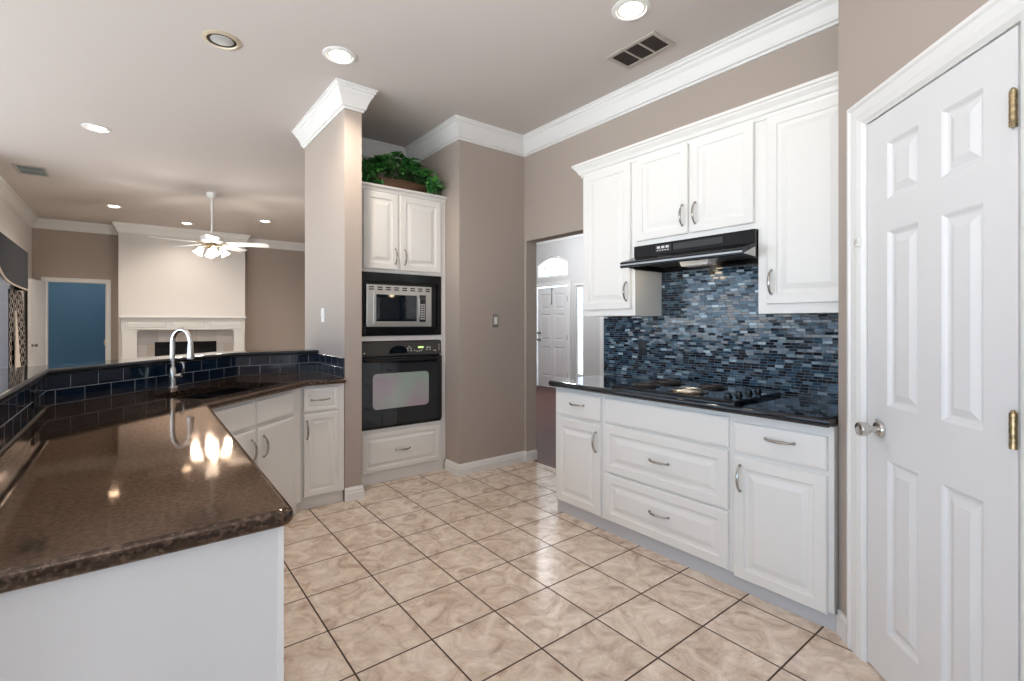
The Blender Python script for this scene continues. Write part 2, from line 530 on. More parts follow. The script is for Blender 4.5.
# ------------------------------------------------------------------ mesh helpers
class MB:
    def __init__(self):
        self.bm = bmesh.new()
        self.uv = None

    def face(self, vs, smooth=False):
        try:
            f = self.bm.faces.new(vs)
        except ValueError:
            return None
        f.smooth = smooth
        return f

    def box(self, lo, hi, bev=0.0):
        x0, y0, z0 = lo
        x1, y1, z1 = hi
        r = bmesh.ops.create_cube(self.bm, size=1.0)
        bmesh.ops.scale(self.bm, vec=(x1 - x0, y1 - y0, z1 - z0), verts=r['verts'])
        bmesh.ops.translate(self.bm, vec=((x0 + x1) / 2, (y0 + y1) / 2, (z0 + z1) / 2), verts=r['verts'])
        if bev:
            es = list({e for v in r['verts'] for e in v.link_edges})
            bmesh.ops.bevel(self.bm, geom=es, offset=bev, segments=2, affect='EDGES', profile=0.5)
        return self

    def loops(self, loops, close=True, cap0=True, cap1=True, smooth=False):
        vs = [[self.bm.verts.new(p) for p in lp] for lp in loops]
        n = len(vs[0])
        for a, b in zip(vs, vs[1:]):
            for i in range(n if close else n - 1):
                j = (i + 1) % n
                self.face((a[i], a[j], b[j], b[i]), smooth)
        if cap0 and close:
            self.face(list(reversed(vs[0])))
        if cap1 and close:
            self.face(vs[-1])
        return self

    def prism(self, poly, z0, z1):
        return self.loops([[(x, y, z0) for x, y in poly], [(x, y, z1) for x, y in poly]])

    def extrude(self, poly3, vec):
        v = Vector(vec)
        return self.loops([poly3, [tuple(Vector(p) + v) for p in poly3]])

    def lathe(self, prof, center=(0, 0, 0), axis='z', n=24, smooth=True, cap0=True, cap1=True, sx=1.0, sy=1.0, ang=None):
        lps = []
        for r, h in prof:
            lp = []
            for i in range(n):
                a = 2 * PI * i / n
                x, y = r * math.cos(a) * sx, r * math.sin(a) * sy
                if axis == 'z':
                    p = (x, y, h)
                elif axis == 'y':
                    p = (x, h, -y)
                else:
                    p = (h, x, y)
                lp.append(tuple(Vector(p) + Vector(center)))
            lps.append(lp)
        return self.loops(lps, True, cap0, cap1, smooth)

    def tube(self, pts, r, n=10, caps=True, smooth=True):
        pts = [Vector(p) for p in pts]
        rs = r if isinstance(r, (list, tuple)) else [r] * len(pts)
        lps = []
        up = None
        for i, p in enumerate(pts):
            t = (pts[min(i + 1, len(pts) - 1)] - pts[max(i - 1, 0)]).normalized()
            if up is None:
                up = Vector((0, 0, 1)) if abs(t.z) < 0.9 else Vector((1, 0, 0))
            s = t.cross(up).normalized()
            up = s.cross(t).normalized()
            lps.append([tuple(p + (s * math.cos(2 * PI * k / n) + up * math.sin(2 * PI * k / n)) * rs[i]) for k in range(n)])
        return self.loops(lps, True, caps, caps, smooth)

    def panel(self, x0, x1, z0, z1, yb, prof):
        """raised panel facing -y: prof = [(inset, outward depth)...]; back at yb"""
        lps = []
        for ins, d in prof:
            lps.append([(x0 + ins, yb - d, z0 + ins), (x1 - ins, yb - d, z0 + ins), (x1 - ins, yb - d, z1 - ins), (x0 + ins, yb - d, z1 - ins)])
        return self.loops(lps)

    def sweep(self, path, prof, side=1, uv=False):
        """prof (outward, z) swept along an xy polyline, mitred; outward = left of travel for side=1"""
        P = [Vector((p[0], p[1])) for p in path]
        lps = []
        arc = [0.0]
        for i in range(1, len(P)):
            arc.append(arc[-1] + (P[i] - P[i - 1]).length)
        for i, p in enumerate(P):
            ns = []
            if i > 0:
                d = (P[i] - P[i - 1]).normalized()
                ns.append(Vector((-d.y, d.x)))
            if i < len(P) - 1:
                d = (P[i + 1] - P[i]).normalized()
                ns.append(Vector((-d.y, d.x)))
            nn = sum(ns, Vector((0, 0)))
            nn = nn.normalized()
            nn = nn / max(0.2, nn.dot(ns[0]))
            lps.append([(p.x + nn.x * o * side, p.y + nn.y * o * side, z) for o, z in prof])
        if not uv:
            return self.loops(lps)
        lay = self.bm.loops.layers.uv.verify()
        n = len(prof)
        for i in range(len(lps) - 1):
            for k in range(n):
                j = (k + 1) % n
                quad = [(lps[i][k], arc[i]), (lps[i][j], arc[i]), (lps[i + 1][j], arc[i + 1]), (lps[i + 1][k], arc[i + 1])]
                f = self.bm.faces.new([self.bm.verts.new(q[0]) for q in quad])
                for l, q in zip(f.loops, quad):
                    l[lay].uv = (q[1], q[0][2])
        for e in (0, -1):
            f = self.bm.faces.new([self.bm.verts.new(p) for p in lps[e]])
        bmesh.ops.remove_doubles(self.bm, verts=self.bm.verts, dist=1e-6)
        return self

    def slab(self, poly, z0, z1, r, hole=None):
        """counter slab with rounded edge; poly CCW"""
        def off(d):
            n = len(poly)
            out = []
            for i in range(n):
                a, b, c = Vector(poly[i - 1]), Vector(poly[i]), Vector(poly[(i + 1) % n])
                d1, d2 = (b - a).normalized(), (c - b).normalized()
                n1, n2 = Vector((-d1.y, d1.x)), Vector((-d2.y, d2.x))
                m_ = (n1 + n2).normalized()
                out.append(b + m_ * (d / max(0.25, m_.dot(n1))))
            return out
        lps = []
        K = 5
        for k in range(K + 1):
            a = PI / 2 * k / K
            lps.append((r * (1 - math.sin(a)), z0 + r * (1 - math.cos(a))))
        for k in range(K + 1):
            a = PI / 2 * k / K
            lps.append((r * (1 - math.cos(a)), z1 - r * (1 - math.sin(a))))
        ring = [[(p.x, p.y, z) for p in off(d)] for d, z in lps]
        vs = [[self.bm.verts.new(p) for p in lp] for lp in ring]
        n = len(poly)
        for a, b in zip(vs, vs[1:]):
            for i in range(n):
                j = (i + 1) % n
                self.face((a[i], a[j], b[j], b[i]), True)
        if not hole:
            self.face(list(reversed(vs[0])))
            self.face(vs[-1])
            return self
        ht = [self.bm.verts.new((x, y, z1)) for x, y in hole]
        hb = [self.bm.verts.new((x, y, z0)) for x, y in hole]
        m_ = len(hole)
        for i in range(m_):
            j = (i + 1) % m_
            self.face((ht[i], hb[i], hb[j], ht[j]))
        for outer, inner in ((vs[-1], ht), (vs[0], hb)):
            es = []
            for lp in (outer, inner):
                for i in range(len(lp)):
                    e = self.bm.edges.get((lp[i], lp[(i + 1) % len(lp)]))
                    if e is None:
                        e = self.bm.edges.new((lp[i], lp[(i + 1) % len(lp)]))
                    es.append(e)
            bmesh.ops.triangle_fill(self.bm, use_beauty=True, use_dissolve=False, edges=es)
        return self

    def xf(self, mat):
        bmesh.ops.transform(self.bm, matrix=mat, verts=self.bm.verts)
        return self

    def build(self, name, mat, parent=None, recalc=True):
        bm = self.bm
        if recalc:
            bmesh.ops.recalc_face_normals(bm, faces=bm.faces)
        for e in bm.edges:
            if len(e.link_faces) == 2 and e.calc_face_angle(0) > 0.7:
                e.smooth = False
        me = bpy.data.meshes.new(name)
        bm.to_mesh(me)
        bm.free()
        me.materials.append(mat)
        o = bpy.data.objects.new(name, me)
        C.objects.link(o)
        if parent:
            o.parent = parent
        return o


def tag(o, label, cat, group=None):
    o['label'] = label
    o['category'] = cat
    if group:
        o['group'] = group
    return o


def thing(name, label, cat, loc=(0, 0, 0), rz=0.0, group=None):
    o = bpy.data.objects.new(name, None)
    o.empty_display_size = 0.1
    C.objects.link(o)
    o.location = loc
    o.rotation_euler = (0, 0, rz)
    return tag(o, label, cat, group)


def struct(name, mb, mat, parent=None):
    o = mb.build(name, mat, parent)
    if not parent:
        o['kind'] = 'structure'
    return o


def box_struct(name, lo, hi, mat):
    return struct(name, MB().box(lo, hi), mat)


# ------------------------------------------------------------------ room shell
PC = Vector((2.41, 0.785))            # where the angled pantry wall meets the cabinet alcove
PD = Vector((-math.sqrt(.5), -math.sqrt(.5)))
PRZ = -3 * PI / 4

# floors
struct('floor', MB().prism([(-3.4, -3.2), (3.05, -3.2), (3.05, 4.4), (-3.4, 4.4)], -0.08, 0.0), M['tile'])
struct('floor_living', MB().prism([(-3.4, 4.4), (3.05, 4.4), (3.05, 15.5), (-3.4, 15.5)], -0.08, -0.002), M['carpet'])
struct('floor_hall', MB().prism([(3.05, 1.8), (7.2, 1.8), (7.2, 9.5), (3.05, 9.5)], -0.08, 0.0), M['wood'])
struct('ceiling', MB().prism([(-3.4, -3.2), (7.2, -3.2), (7.2, 15.5), (-3.4, 15.5)], CEIL, CEIL + 0.1), M['ceiling'])

# range wall with the doorway to the hall at its far end
struct('wall_right', MB().prism([(2.41, 0.665), (3.11, 0.665), (3.11, 2.612), (2.98, 2.612), (2.98, 0.785), (2.41, 0.785)], 0, CEIL), M['wall'])
struct('wall_right_header', MB().box((2.98, 2.612, 2.12), (3.11, 3.59, CEIL)), M['wall'])
struct('wall_oven_side', MB().prism([(2.245, 3.62), (2.98, 3.62), (2.98, 3.59), (3.11, 3.59), (3.11, 4.68), (2.245, 4.68)], 0, CEIL), M['wall'])
box_struct('wall_oven_back', (1.375, 4.60, 0), (2.245, 4.68, CEIL), M['wall'])
box_struct('wall_column', (1.245, 3.62, 0), (1.375, 4.68, CEIL), M['wall'])

# angled pantry wall (local x runs along the wall, local -y faces the kitchen)
pw = MB()
pw.box((0, 0, 0), (0.185, 0.12, CEIL))
pw.box((0.185, 0, 2.13), (0.88, 0.12, CEIL))
pw.box((0.88, 0, 0), (1.6, 0.12, CEIL))
pw.xf(Matrix.Translation((PC.x, PC.y, 0)) @ Matrix.Rotation(PRZ, 4, 'Z'))
struct('wall_pantry', pw, M['wall'])
pb = MB().box((-0.0, 0.85, 0), (1.3, 0.9, 2.6))
pb.xf(Matrix.Translation((PC.x, PC.y, 0)) @ Matrix.Rotation(PRZ, 4, 'Z'))
struct('wall_pantry_back', pb, M['wall'])
# the rest of the kitchen behind the photographer: right wall, back wall with two windows, left wall with windows
PE = PC + PD * 1.6
box_struct('wall_rear_right', (PE.x, -3.2, 0), (PE.x + 0.12, PE.y + 0.03, CEIL), M['wall'])
wb = MB()
for lo, hi in (((-3.4, 0), (-2.6, CEIL)), ((-2.6, 0), (-0.6, 0.85)), ((-2.6, 2.35), (-0.6, CEIL)), ((-0.6, 0), (PE.x + .12, CEIL))):
    wb.box((lo[0], -3.3, lo[1]), (hi[0], -3.2, hi[1]))
struct('wall_rear', wb, M['wall'])
wl = MB()
for a, b, win in ((-3.2, -2.6, 0), (-2.6, 0.3, 1), (0.3, 0.7, 0), (0.7, 3.3, 1), (3.3, 3.7, 0), (3.7, 6.8, 1), (6.8, 7.2, 0)):
    if not win:
        wl.box((-3.5, a, 0), (-3.4, b, CEIL))
    else:
        wl.box((-3.5, a, 0), (-3.4, b, 0.35))
        wl.box((-3.5, a, 2.45), (-3.4, b, CEIL))
struct('wall_left', wl, M['wall_white'])
box_struct('wall_left_return', (-3.4, 7.1, 0), (-1.46, 7.2, CEIL), M['wall_white'])

# living room
XL, YB = -1.34, 11.4
lv = MB()
lv.box((XL - .12, 7.1, 0), (XL, 7.3, CEIL))
lv.box((XL - .12, 9.62, 0), (XL, YB, CEIL))
lv.box((XL - .12, 7.3, 0), (XL, 9.62, 0.5))
lv.box((XL - .12, 7.3, 2.2), (XL, 9.62, CEIL))
struct('wall_living_left', lv, M['wall_white'])
lb = MB()
lb.box((XL - .12, YB, 0), (-1.17, YB + .12, CEIL))
lb.box((-1.17, YB, 2.06), (-0.37, YB + .12, CEIL))
lb.box((-0.37, YB, 0), (3.11, YB + .12, CEIL))
struct('wall_living_back', lb, M['wall'])
box_struct('wall_living_right', (3.11, 4.68, 0), (3.23, YB + .12, CEIL), M['wall'])
struct('wall_chimney', MB().box((-0.2, 11.0, 1.43), (1.78, YB, CEIL)).box((-0.2, 11.0, 0), (0.30, YB, 1.43)).box((1.29, 11.0, 0), (1.78, YB, 1.43)).box((0.30, 11.0, 0.985), (1.29, YB, 1.43)), M['wall_white'])
box_struct('wall_blue_room', (-2.6, 13.6, 0), (1.2, 13.7, CEIL), M['blue'])
box_struct('wall_blue_room_left', (-2.6, YB + .12, 0), (-2.5, 13.6, CEIL), M['blue'])
box_struct('wall_blue_room_right', (1.1, YB + .12, 0), (1.2, 13.6, CEIL), M['blue'])

# entry hall: wall with front door, arched transom window and sidelight
XE = 6.8


def arch_pts(y0, y1, z0, z1, n=14, rise=0.3):
    """eyebrow-arch outline in the wall plane (y, z), flat bottom"""
    out = [(y0, z0), (y1, z0)]
    for k in range(n + 1):
        t = k / n
        y = y1 + (y0 - y1) * t
        out.append((y, z1 - rise + rise * math.sin(PI * (0.18 + 0.64 * t)) / 1.0 * 1.0))
    return out


we = MB()
# piers and lintels round the openings
we.box((XE, 1.8, 0), (XE + .12, 6.485, CEIL))
we.box((XE, 6.485, 2.06), (XE + .12, 6.675, CEIL))
we.box((XE, 6.485, 0), (XE + .12, 6.675, 0.3))
we.box((XE, 6.675, 0), (XE + .12, 6.90, CEIL))
we.box((XE, 6.90, 2.12), (XE + .12, 7.86, 2.27))
we.box((XE, 6.90, 2.72), (XE + .12, 7.86, CEIL))
we.box((XE, 7.86, 0), (XE + .12, 9.5, CEIL))
ap = arch_pts(6.90, 7.86, 2.27, 2.71, rise=0.30)[2:]
poly = [(6.90, 2.72), (7.86, 2.72)] + ap
we.extrude([(XE, y, z) for y, z in poly], (.12, 0, 0))
struct('wall_entry', we, M['wall_grey'])
box_struct('wall_hall_near', (3.11, 1.8, 0), (XE, 1.9, CEIL), M['wall_grey'])
box_struct('wall_hall_far', (3.23, 9.4, 0), (XE + .12, 9.5, CEIL), M['wall_grey'])

# ------------------------------------------------------------------ crown moulding, baseboards, casings
crown_prof = [(0, CEIL - .165), (.012, CEIL - .165), (.014, CEIL - .150), (.026, CEIL - .145), (.030, CEIL - .128), (.040, CEIL - .100), (.052, CEIL - .072),
              (.066, CEIL - .052), (.070, CEIL - .036), (.080, CEIL - .032), (.083, CEIL - .014), (.092, CEIL - .012), (.092, CEIL), (0, CEIL)]
struct('trim_1', MB().sweep([(2.98, .785), (2.98, 3.62), (2.245, 3.62), (2.245, 4.60), (1.375, 4.60), (1.375, 3.62), (1.245, 3.62), (1.245, 4.68), (3.11, 4.68)], crown_prof), M['trim'])
struct('trim_2', MB().sweep([(3.11, YB), (1.78, YB), (1.78, 11.0), (-.2, 11.0), (-.2, YB), (XL, YB), (XL, 7.1)], crown_prof), M['trim'])
struct('trim_3', MB().sweep([(XE, 1.9), (XE, 9.4)], [(0, CEIL - .1), (.01, CEIL - .1), (.07, CEIL - .02), (.07, CEIL), (0, CEIL)]), M['trim'])
base_prof = [(0, 0), (.016, 0), (.016, .058), (.013, .064), (.011, .082), (.006, .090), (.004, .098), (0, .100)]
struct('baseboard_right', MB().sweep([(3.11, 3.59), (2.98, 3.59), (2.98, 3.62), (2.245, 3.62), (2.245, 3.845)], base_prof), M['trim'])
struct('baseboard_column', MB().sweep([(1.375, 3.845), (1.375, 3.62), (1.245, 3.62)], base_prof), M['trim'])
bbp = MB()
bbp.box((0.012, -0.016, 0), (0.088, 0, 0.078)).box((0.012, -0.010, 0.078), (0.088, 0, 0.1))
bbp.xf(Matrix.Translation((PC.x, PC.y, 0)) @ Matrix.Rotation(PRZ, 4, 'Z'))
struct('baseboard_pantry', bbp, M['trim'])


def casing(mb, x0, x1, z1, wd, y=0.0, z0=0.0, sgn=-1, inner_left=True, inner_right=True):
    """moulded door casing on a wall at local y, projecting to -y"""
    steps = [(0, .0), (0, .020), (.012, .022), (.018, .016), (.045, .014), (.052, .018), (.070, .012), (.078, .004), (.080, 0)]
    sc = wd / .08
    # section along inner edge outward reversed: thick at the outside
    path_o = []
    for t, d in steps:
        o = wd - t * sc       # distance outward from the opening
        path_o.append((o, d))
    lps = []
    for o, d in path_o:
        lps.append([(x0 - o, y + sgn * d, z0), (x0 - o, y + sgn * d, z1 + o), (x1 + o, y + sgn * d, z1 + o), (x1 + o, y + sgn * d, z0)])
    n = len(lps)
    vs = [[mb.bm.verts.new(p) for p in lp] for lp in lps]
    for k in range(n):
        a, b = vs[k], vs[(k + 1) % n]
        for i in range(3):
            mb.face((a[i], a[i + 1], b[i + 1], b[i]))
    mb.face([v[0] for v in vs])
    mb.face([v[3] for v in reversed(vs)])
    return mb


def jambs(mb, x0, x1, z1, y0, y1, t):
    mb.box((x0, y0, 0), (x0 + t, y1, z1)).box((x1 - t, y0, 0), (x1, y1, z1)).box((x0 + t, y0, z1 - t), (x1 - t, y1, z1))
    return mb


def door_slab(mb, x0, x1, z0, z1, y, t, panels):
    """six-panel door leaf facing -y (front at y) built from stiles, rails and raised panels"""
    xs = sorted({p[0] for p in panels} | {p[1] for p in panels})
    zs = sorted({p[2] for p in panels} | {p[3] for p in panels})
    X = [x0] + xs + [x1]
    Z = [z0] + zs + [z1]
    hole = {(round(p[0], 4), round(p[2], 4)) for p in panels}
    vid = {}

    def V(x, z, yy):
        k = (round(x, 4), round(z, 4), round(yy, 4))
        if k not in vid:
            vid[k] = mb.bm.verts.new((x, yy, z))
        return vid[k]
    for i in range(len(X) - 1):
        for j in range(len(Z) - 1):
            if (round(X[i], 4), round(Z[j], 4)) in hole:
                continue
            mb.face((V(X[i], Z[j], y), V(X[i + 1], Z[j], y), V(X[i + 1], Z[j + 1], y), V(X[i], Z[j + 1], y)))
    for (a, b, c, d) in panels:
        prof = [(0, 0), (.006, .004), (.012, .010), (.020, .012), (.026, .0105), (.048, .002), (.052, .002)]
        lps = [[V(a, c, y), V(b, c, y), V(b, d, y), V(a, d, y)]]
        for ins, dp in prof[1:]:
            lps.append([mb.bm.verts.new((a + ins, y + dp, c + ins)), mb.bm.verts.new((b - ins, y + dp, c + ins)),
                        mb.bm.verts.new((b - ins, y + dp, d - ins)), mb.bm.verts.new((a + ins, y + dp, d - ins))])
        for p, q in zip(lps, lps[1:]):
            for i in range(4):
                j = (i + 1) % 4
                mb.face((p[i], p[j], q[j], q[i]))
        mb.face(lps[-1])
    # edges and back
    bk = {}
    ring = [(x0, z0), (x1, z0), (x1, z1), (x0, z1)]
    bv = [mb.bm.verts.new((x, y + t, z)) for x, z in ring]
    mb.face(list(reversed(bv)))
    fr = [[V(x, z0, y) for x in X], [V(x1, z, y) for z in Z], [V(x, z1, y) for x in reversed(X)], [V(x0, z, y) for z in reversed(Z)]]
    for i, row in enumerate(fr):
        mb.face(row + [bv[(i + 1) % 4], bv[i]])
    return mb


# pantry door
pd = door_slab(MB(), 0.203, 0.847, 0.012, 2.110, 0.004, 0.035,
               [(.320, .481, 1.789, 2.000), (.584, .740, 1.789, 2.000), (.320, .481, 1.029, 1.674), (.584, .740, 1.029, 1.674),
                (.320, .481, .190, .832), (.584, .740, .190, .832)])
door_1 = struct('door_1', pd, M['door'])
door_1.location = (PC.x, PC.y, 0)
door_1.rotation_euler = (0, 0, PRZ)
kb = MB()
kb.lathe([(.031, .004), (.031, -.003), (.027, -.010), (.012, -.013), (.011, -.034), (.020, -.040), (.026, -.050), (.027, -.066), (.024, -.074), (.012, -.077), (.004, -.077)], (0.283, 0, 0.935), 'y', 28)
kb.box((.279, -.012, .962), (.287, -.004, .974))
k_ = kb.build('knob', M['steel'], door_1)
for zc in (1.892, 1.053):
    hb = MB()
    hb.tube([(0.848, -.008, zc - .047), (0.848, -.008, zc + .047)], .0075, 10)
    for q in (-.047, -.028, -.009, .010, .029):
        hb.tube([(0.848, -.008, zc + q + .001), (0.848, -.008, zc + q + .017)], .0088, 10)
    hb.lathe([(.006, .047), (.007, .050), (.003, .055)], (.848, -.008, zc), 'z', 10)
    hb.box((.832, -.0005, zc - .046), (.848, .0035, zc + .046))
    hb.build('hinge', M['brass'], door_1)
cs = MB()
casing(cs, .197, .862, 2.117, .096)
jambs(cs, .185, .88, 2.130, -0.001, .11, .015)
cs.xf(Matrix.Translation((PC.x, PC.y, 0)) @ Matrix.Rotation(PRZ, 4, 'Z'))
struct('trim_4', cs, M['trim'])
lt_ = MB()
lt_.box((.178, -.024, 1.64), (.188, -.004, 1.675))
for q in (0, .012, .024):
    lt_.tube([(.172, -.026, 1.643 + q), (.194, -.026, 1.647 + q)], .005, 8)
lt_.xf(Matrix.Translation((PC.x, PC.y, 0)) @ Matrix.Rotation(PRZ, 4, 'Z'))
tag(lt_.build('door_latch', M['plate']), 'small white painted latch on the left door casing of the pantry', 'latch')

# living-room doorway casing and open door leaf
cs = MB()
casing(cs, -1.15, -0.39, 2.04, .075)
jambs(cs, -1.17, -0.37, 2.06, 0.0, .12, .02)
cs.xf(Matrix.Translation((0, YB, 0)))
struct('trim_5', cs, M['trim'])
pn = [(.11, .34, 1.66, 1.90), (.44, .67, 1.66, 1.90), (.11, .34, 1.0, 1.56), (.44, .67, 1.0, 1.56), (.11, .34, .2, .82), (.44, .67, .2, .82)]
d2 = struct('door_2', door_slab(MB(), 0, .76, .01, 2.03, 0, .035, pn), M['door'])
d2.location = (-1.20, YB - .03, 0)
d2.rotation_euler = (0, 0, math.radians(-97) )
kb = MB()
for s in (1, -1):
    kb.lathe([(.028, 0), (.026, -.008 * s), (.011, -.012 * s), (.011, -.03 * s), (.024, -.042 * s), (.027, -.056 * s), (.018, -.068 * s), (.003, -.070 * s)], (.70, 0 if s > 0 else .035, .98), 'y', 16)
kb.build('knob', M['steel_dark'], d2)
kb = MB()
kb.box((-0.412, YB + .02, .93), (-0.389, YB + .10, 1.03))
struct('trim_6', kb, M['brass'])

# front door in the entry hall
RZE = -PI / 2     # local x -> -y, local y -> +x
pe = [(.12, .40, 1.62, 1.94), (.53, .81, 1.62, 1.94), (.12, .40, .98, 1.52), (.53, .81, .98, 1.52), (.12, .40, .22, .84), (.53, .81, .22, .84)]
d3 = struct('door_3', door_slab(MB(), .02, .92, .01, 2.07, .02, .04, pe), M['door'])
d3.location = (XE, 7.84, 0)
d3.rotation_euler = (0, 0, RZE)
hg = MB()
for zc in (.30, 1.05, 1.82):
    hg.tube([(.925, .005, zc - .05), (.925, .005, zc + .05)], .009, 8)
hg.build('hinge', M['steel_dark'], d3)
hg = MB()
for zc in (.98, 1.12):
    hg.lathe([(.03, .02), (.028, .008), (.012, .004), (.012, -.02), (.026, -.03), (.024, -.05), (.004, -.056)], (.085, 0, zc), 'y', 14)
hg.build('knob', M['steel_dark'], d3)
cs = MB()
casing(cs, .0, .94, 2.09, .085)
jambs(cs, -.02, .94, 2.12, 0, .12, .02)
cs.xf(Matrix.Translation((XE, 7.84, 0)) @ Matrix.Rotation(RZE, 4, 'Z'))
struct('trim_7', cs, M['trim'])
hk = MB()
hk.box((.44, .012, 1.99), (.475, .018, 2.075)).box((.452, .004, 1.72), (.464, .014, 2.0)).tube([(.458, .008, 1.73), (.458, -.02, 1.72), (.458, -.026, 1.74)], .005, 8)
hk.xf(Matrix.Translation((XE, 7.84, 0)) @ Matrix.Rotation(RZE, 4, 'Z'))
tag(hk.build('wreath_hanger', M['steel_dark']), 'dark metal wreath hanger hooked over the white front door', 'hanger')
cs = MB()
casing(cs, 6.0 - 5.9, 6.0 - 5.62, 2.05, .09)
cs.box((.10, -.008, 0), (.38, 0, 2.05))
cs.xf(Matrix.Translation((XE, 6.06, 0)) @ Matrix.Rotation(RZE, 4, 'Z'))
struct('trim_8', cs, M['trim'])
# transom window
win = MB()
ao = arch_pts(6.905, 7.855, 2.272, 2.705, rise=.30)
ai = arch_pts(6.945, 7.815, 2.315, 2.665, rise=.28)
nA = len(ao)
va = [win.bm.verts.new((XE + .03, y, z)) for y, z in ao]
vb = [win.bm.verts.new((XE + .03, y, z)) for y, z in ai]
vc = [win.bm.verts.new((XE + .09, y, z)) for y, z in ao]
vd = [win.bm.verts.new((XE + .09, y, z)) for y, z in ai]
for i in range(nA):
    j = (i + 1) % nA
    win.face((va[i], va[j], vb[j], vb[i]))
    win.face((vb[i], vb[j], vd[j], vd[i]))
    win.face((vc[i], vd[i], vd[j], vc[j]))
    win.face((va[i], vc[i], vc[j], va[j]))
for y in (7.16, 7.42, 7.64):
    win.box((XE + .045, y - .008, 2.31), (XE + .065, y + .008, 2.64))
win.box((XE + .045, 6.94, 2.47), (XE + .065, 7.82, 2.486))
w1 = struct('window_1', win, M['trim'])
gp = MB().extrude([(XE + .052, y, z) for y, z in ai], (.006, 0, 0))
gp.build('pane', M['glasspane'], w1)
win = MB()
win.box((XE + .02, 6.485, .3), (XE + .09, 6.515, 2.06)).box((XE + .02, 6.645, .3), (XE + .09, 6.675, 2.06)).box((XE + .02, 6.515, .3), (XE + .09, 6.645, .34)).box((XE + .02, 6.515, 2.02), (XE + .09, 6.645, 2.06))
win.box((XE - .02, 6.46, 2.06), (XE + .0, 6.70, 2.10))
w2 = struct('window_2', win, M['trim'])
MB().box((XE + .05, 6.515, .34), (XE + .056, 6.645, 2.02)).build('pane', M['glasspane'], w2)
# living-room window frame
win = MB()
for a, b in ((7.3, 7.36), (9.56, 9.62), (8.42, 8.48)):
    win.box((XL - .09, a, .5), (XL - .04, b, 2.2))
win.box((XL - .09, 7.36, .5), (XL - .04, 9.56, .56)).box((XL - .09, 7.36, 2.14), (XL - .04, 9.56, 2.2))
w3 = struct('window_3', win, M['trim'])
MB().box((XL - .068, 7.36, .56), (XL - .062, 8.42, 2.14)).box((XL - .068, 8.48, .56), (XL - .062, 9.56, 2.14)).build('pane', M['glasspane'], w3)


# ------------------------------------------------------------------ cabinets
DOORP = [(0, 0), (0, .014), (.004, .018), (.050, .018), (.054, .013), (.066, .011), (.074, .011), (.102, .018), (.104, .018)]
DRAWP = [(0, 0), (0, .014), (.004, .018), (.034, .018), (.038, .013), (.046, .011), (.052, .011), (.072, .018), (.074, .018)]
FLATP = [(0, 0), (0, .012), (.003, .015), (.010, .0175), (.014, .018)]


def pull(x, z, yb, vertical=True, L=.125, r=.0055):
    mb = MB()
    pts, rs = [], []
    n = 12
    for k in range(n + 1):
        t = k / n
        s = (t - .5) * L
        d = .006 + .026 * math.sin(PI * t) ** 0.6
        pts.append((x, yb - d, z + s) if vertical else (x + s, yb - d, z))
        rs.append(r * (.75 + .55 * math.sin(PI * t)))
    mb.tube(pts, rs, 8)
    for s in (-.5, .5):
        c = (x, yb, z + s * L) if vertical else (x + s * L, yb, z)
        mb.lathe([(.008, .001), (.008, -.004), (.005, -.010), (.002, -.010)], c, 'y', 10)
    return mb


def add_front(t, kind, x0, x1, z0, z1, yb, handle=None, prof=None):
    """a door, drawer or false front as a part of cabinet t, its handle a sub-part"""
    prof = prof or {'door': DOORP, 'drawer': DRAWP, 'false_front': FLATP, 'flat_drawer': FLATP}[kind]
    f = MB().panel(x0, x1, z0, z1, yb, prof).build({'flat_drawer': 'drawer'}.get(kind, kind), M['cab'], t)
    if handle:
        hx, hz, vert = handle
        pull(hx, hz, yb - .018, vert).build('handle', M['pull'], f)
    return f


def cab_body(t, W, z0, z1, D, toe=None, name='body'):
    mb = MB()
    mb.box((0, 0, z0), (W, D, z1))
    mb.build(name, M['cab'], t)
    if toe is not None:
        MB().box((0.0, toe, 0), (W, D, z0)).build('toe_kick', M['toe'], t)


RXF = 2.375
G_RB = 'base cabinets under the cooktop'
# left base unit
t = thing('base_cabinet', 'narrow white base cabinet nearest the doorway, one drawer over one door', 'cabinet', (RXF, 2.53, 0), -PI / 2, G_RB)
cab_body(t, .447, .083, .885, .60, .018)
add_front(t, 'flat_drawer', .02, .430, .695, .862, 0, (.225, .785, False), FLATP)
add_front(t, 'door', .02, .430, .095, .672, 0, (.395, .565, True))
t = thing('base_cabinet', 'wide white base cabinet below the cooktop with two wide drawers', 'cabinet', (RXF, 2.083, 0), -PI / 2, G_RB)
cab_body(t, .843, .083, .885, .60, .018)
add_front(t, 'false_front', .018, .830, .705, .860, 0)
add_front(t, 'drawer', .018, .830, .395, .690, 0, (.425, .545, False), DOORP)
add_front(t, 'drawer', .018, .830, .092, .382, 0, (.425, .245, False), DOORP)
t = thing('base_cabinet', 'white base cabinet beside the angled pantry wall, one drawer over one tall door', 'cabinet', (RXF, 1.24, 0), -PI / 2, G_RB)
cab_body(t, .45, .083, .885, .60, .018)
add_front(t, 'flat_drawer', .016, .428, .695, .842, 0, (.235, .788, False), FLATP)
add_front(t, 'door', .016, .428, .075, .672, 0, (.050, .570, True))

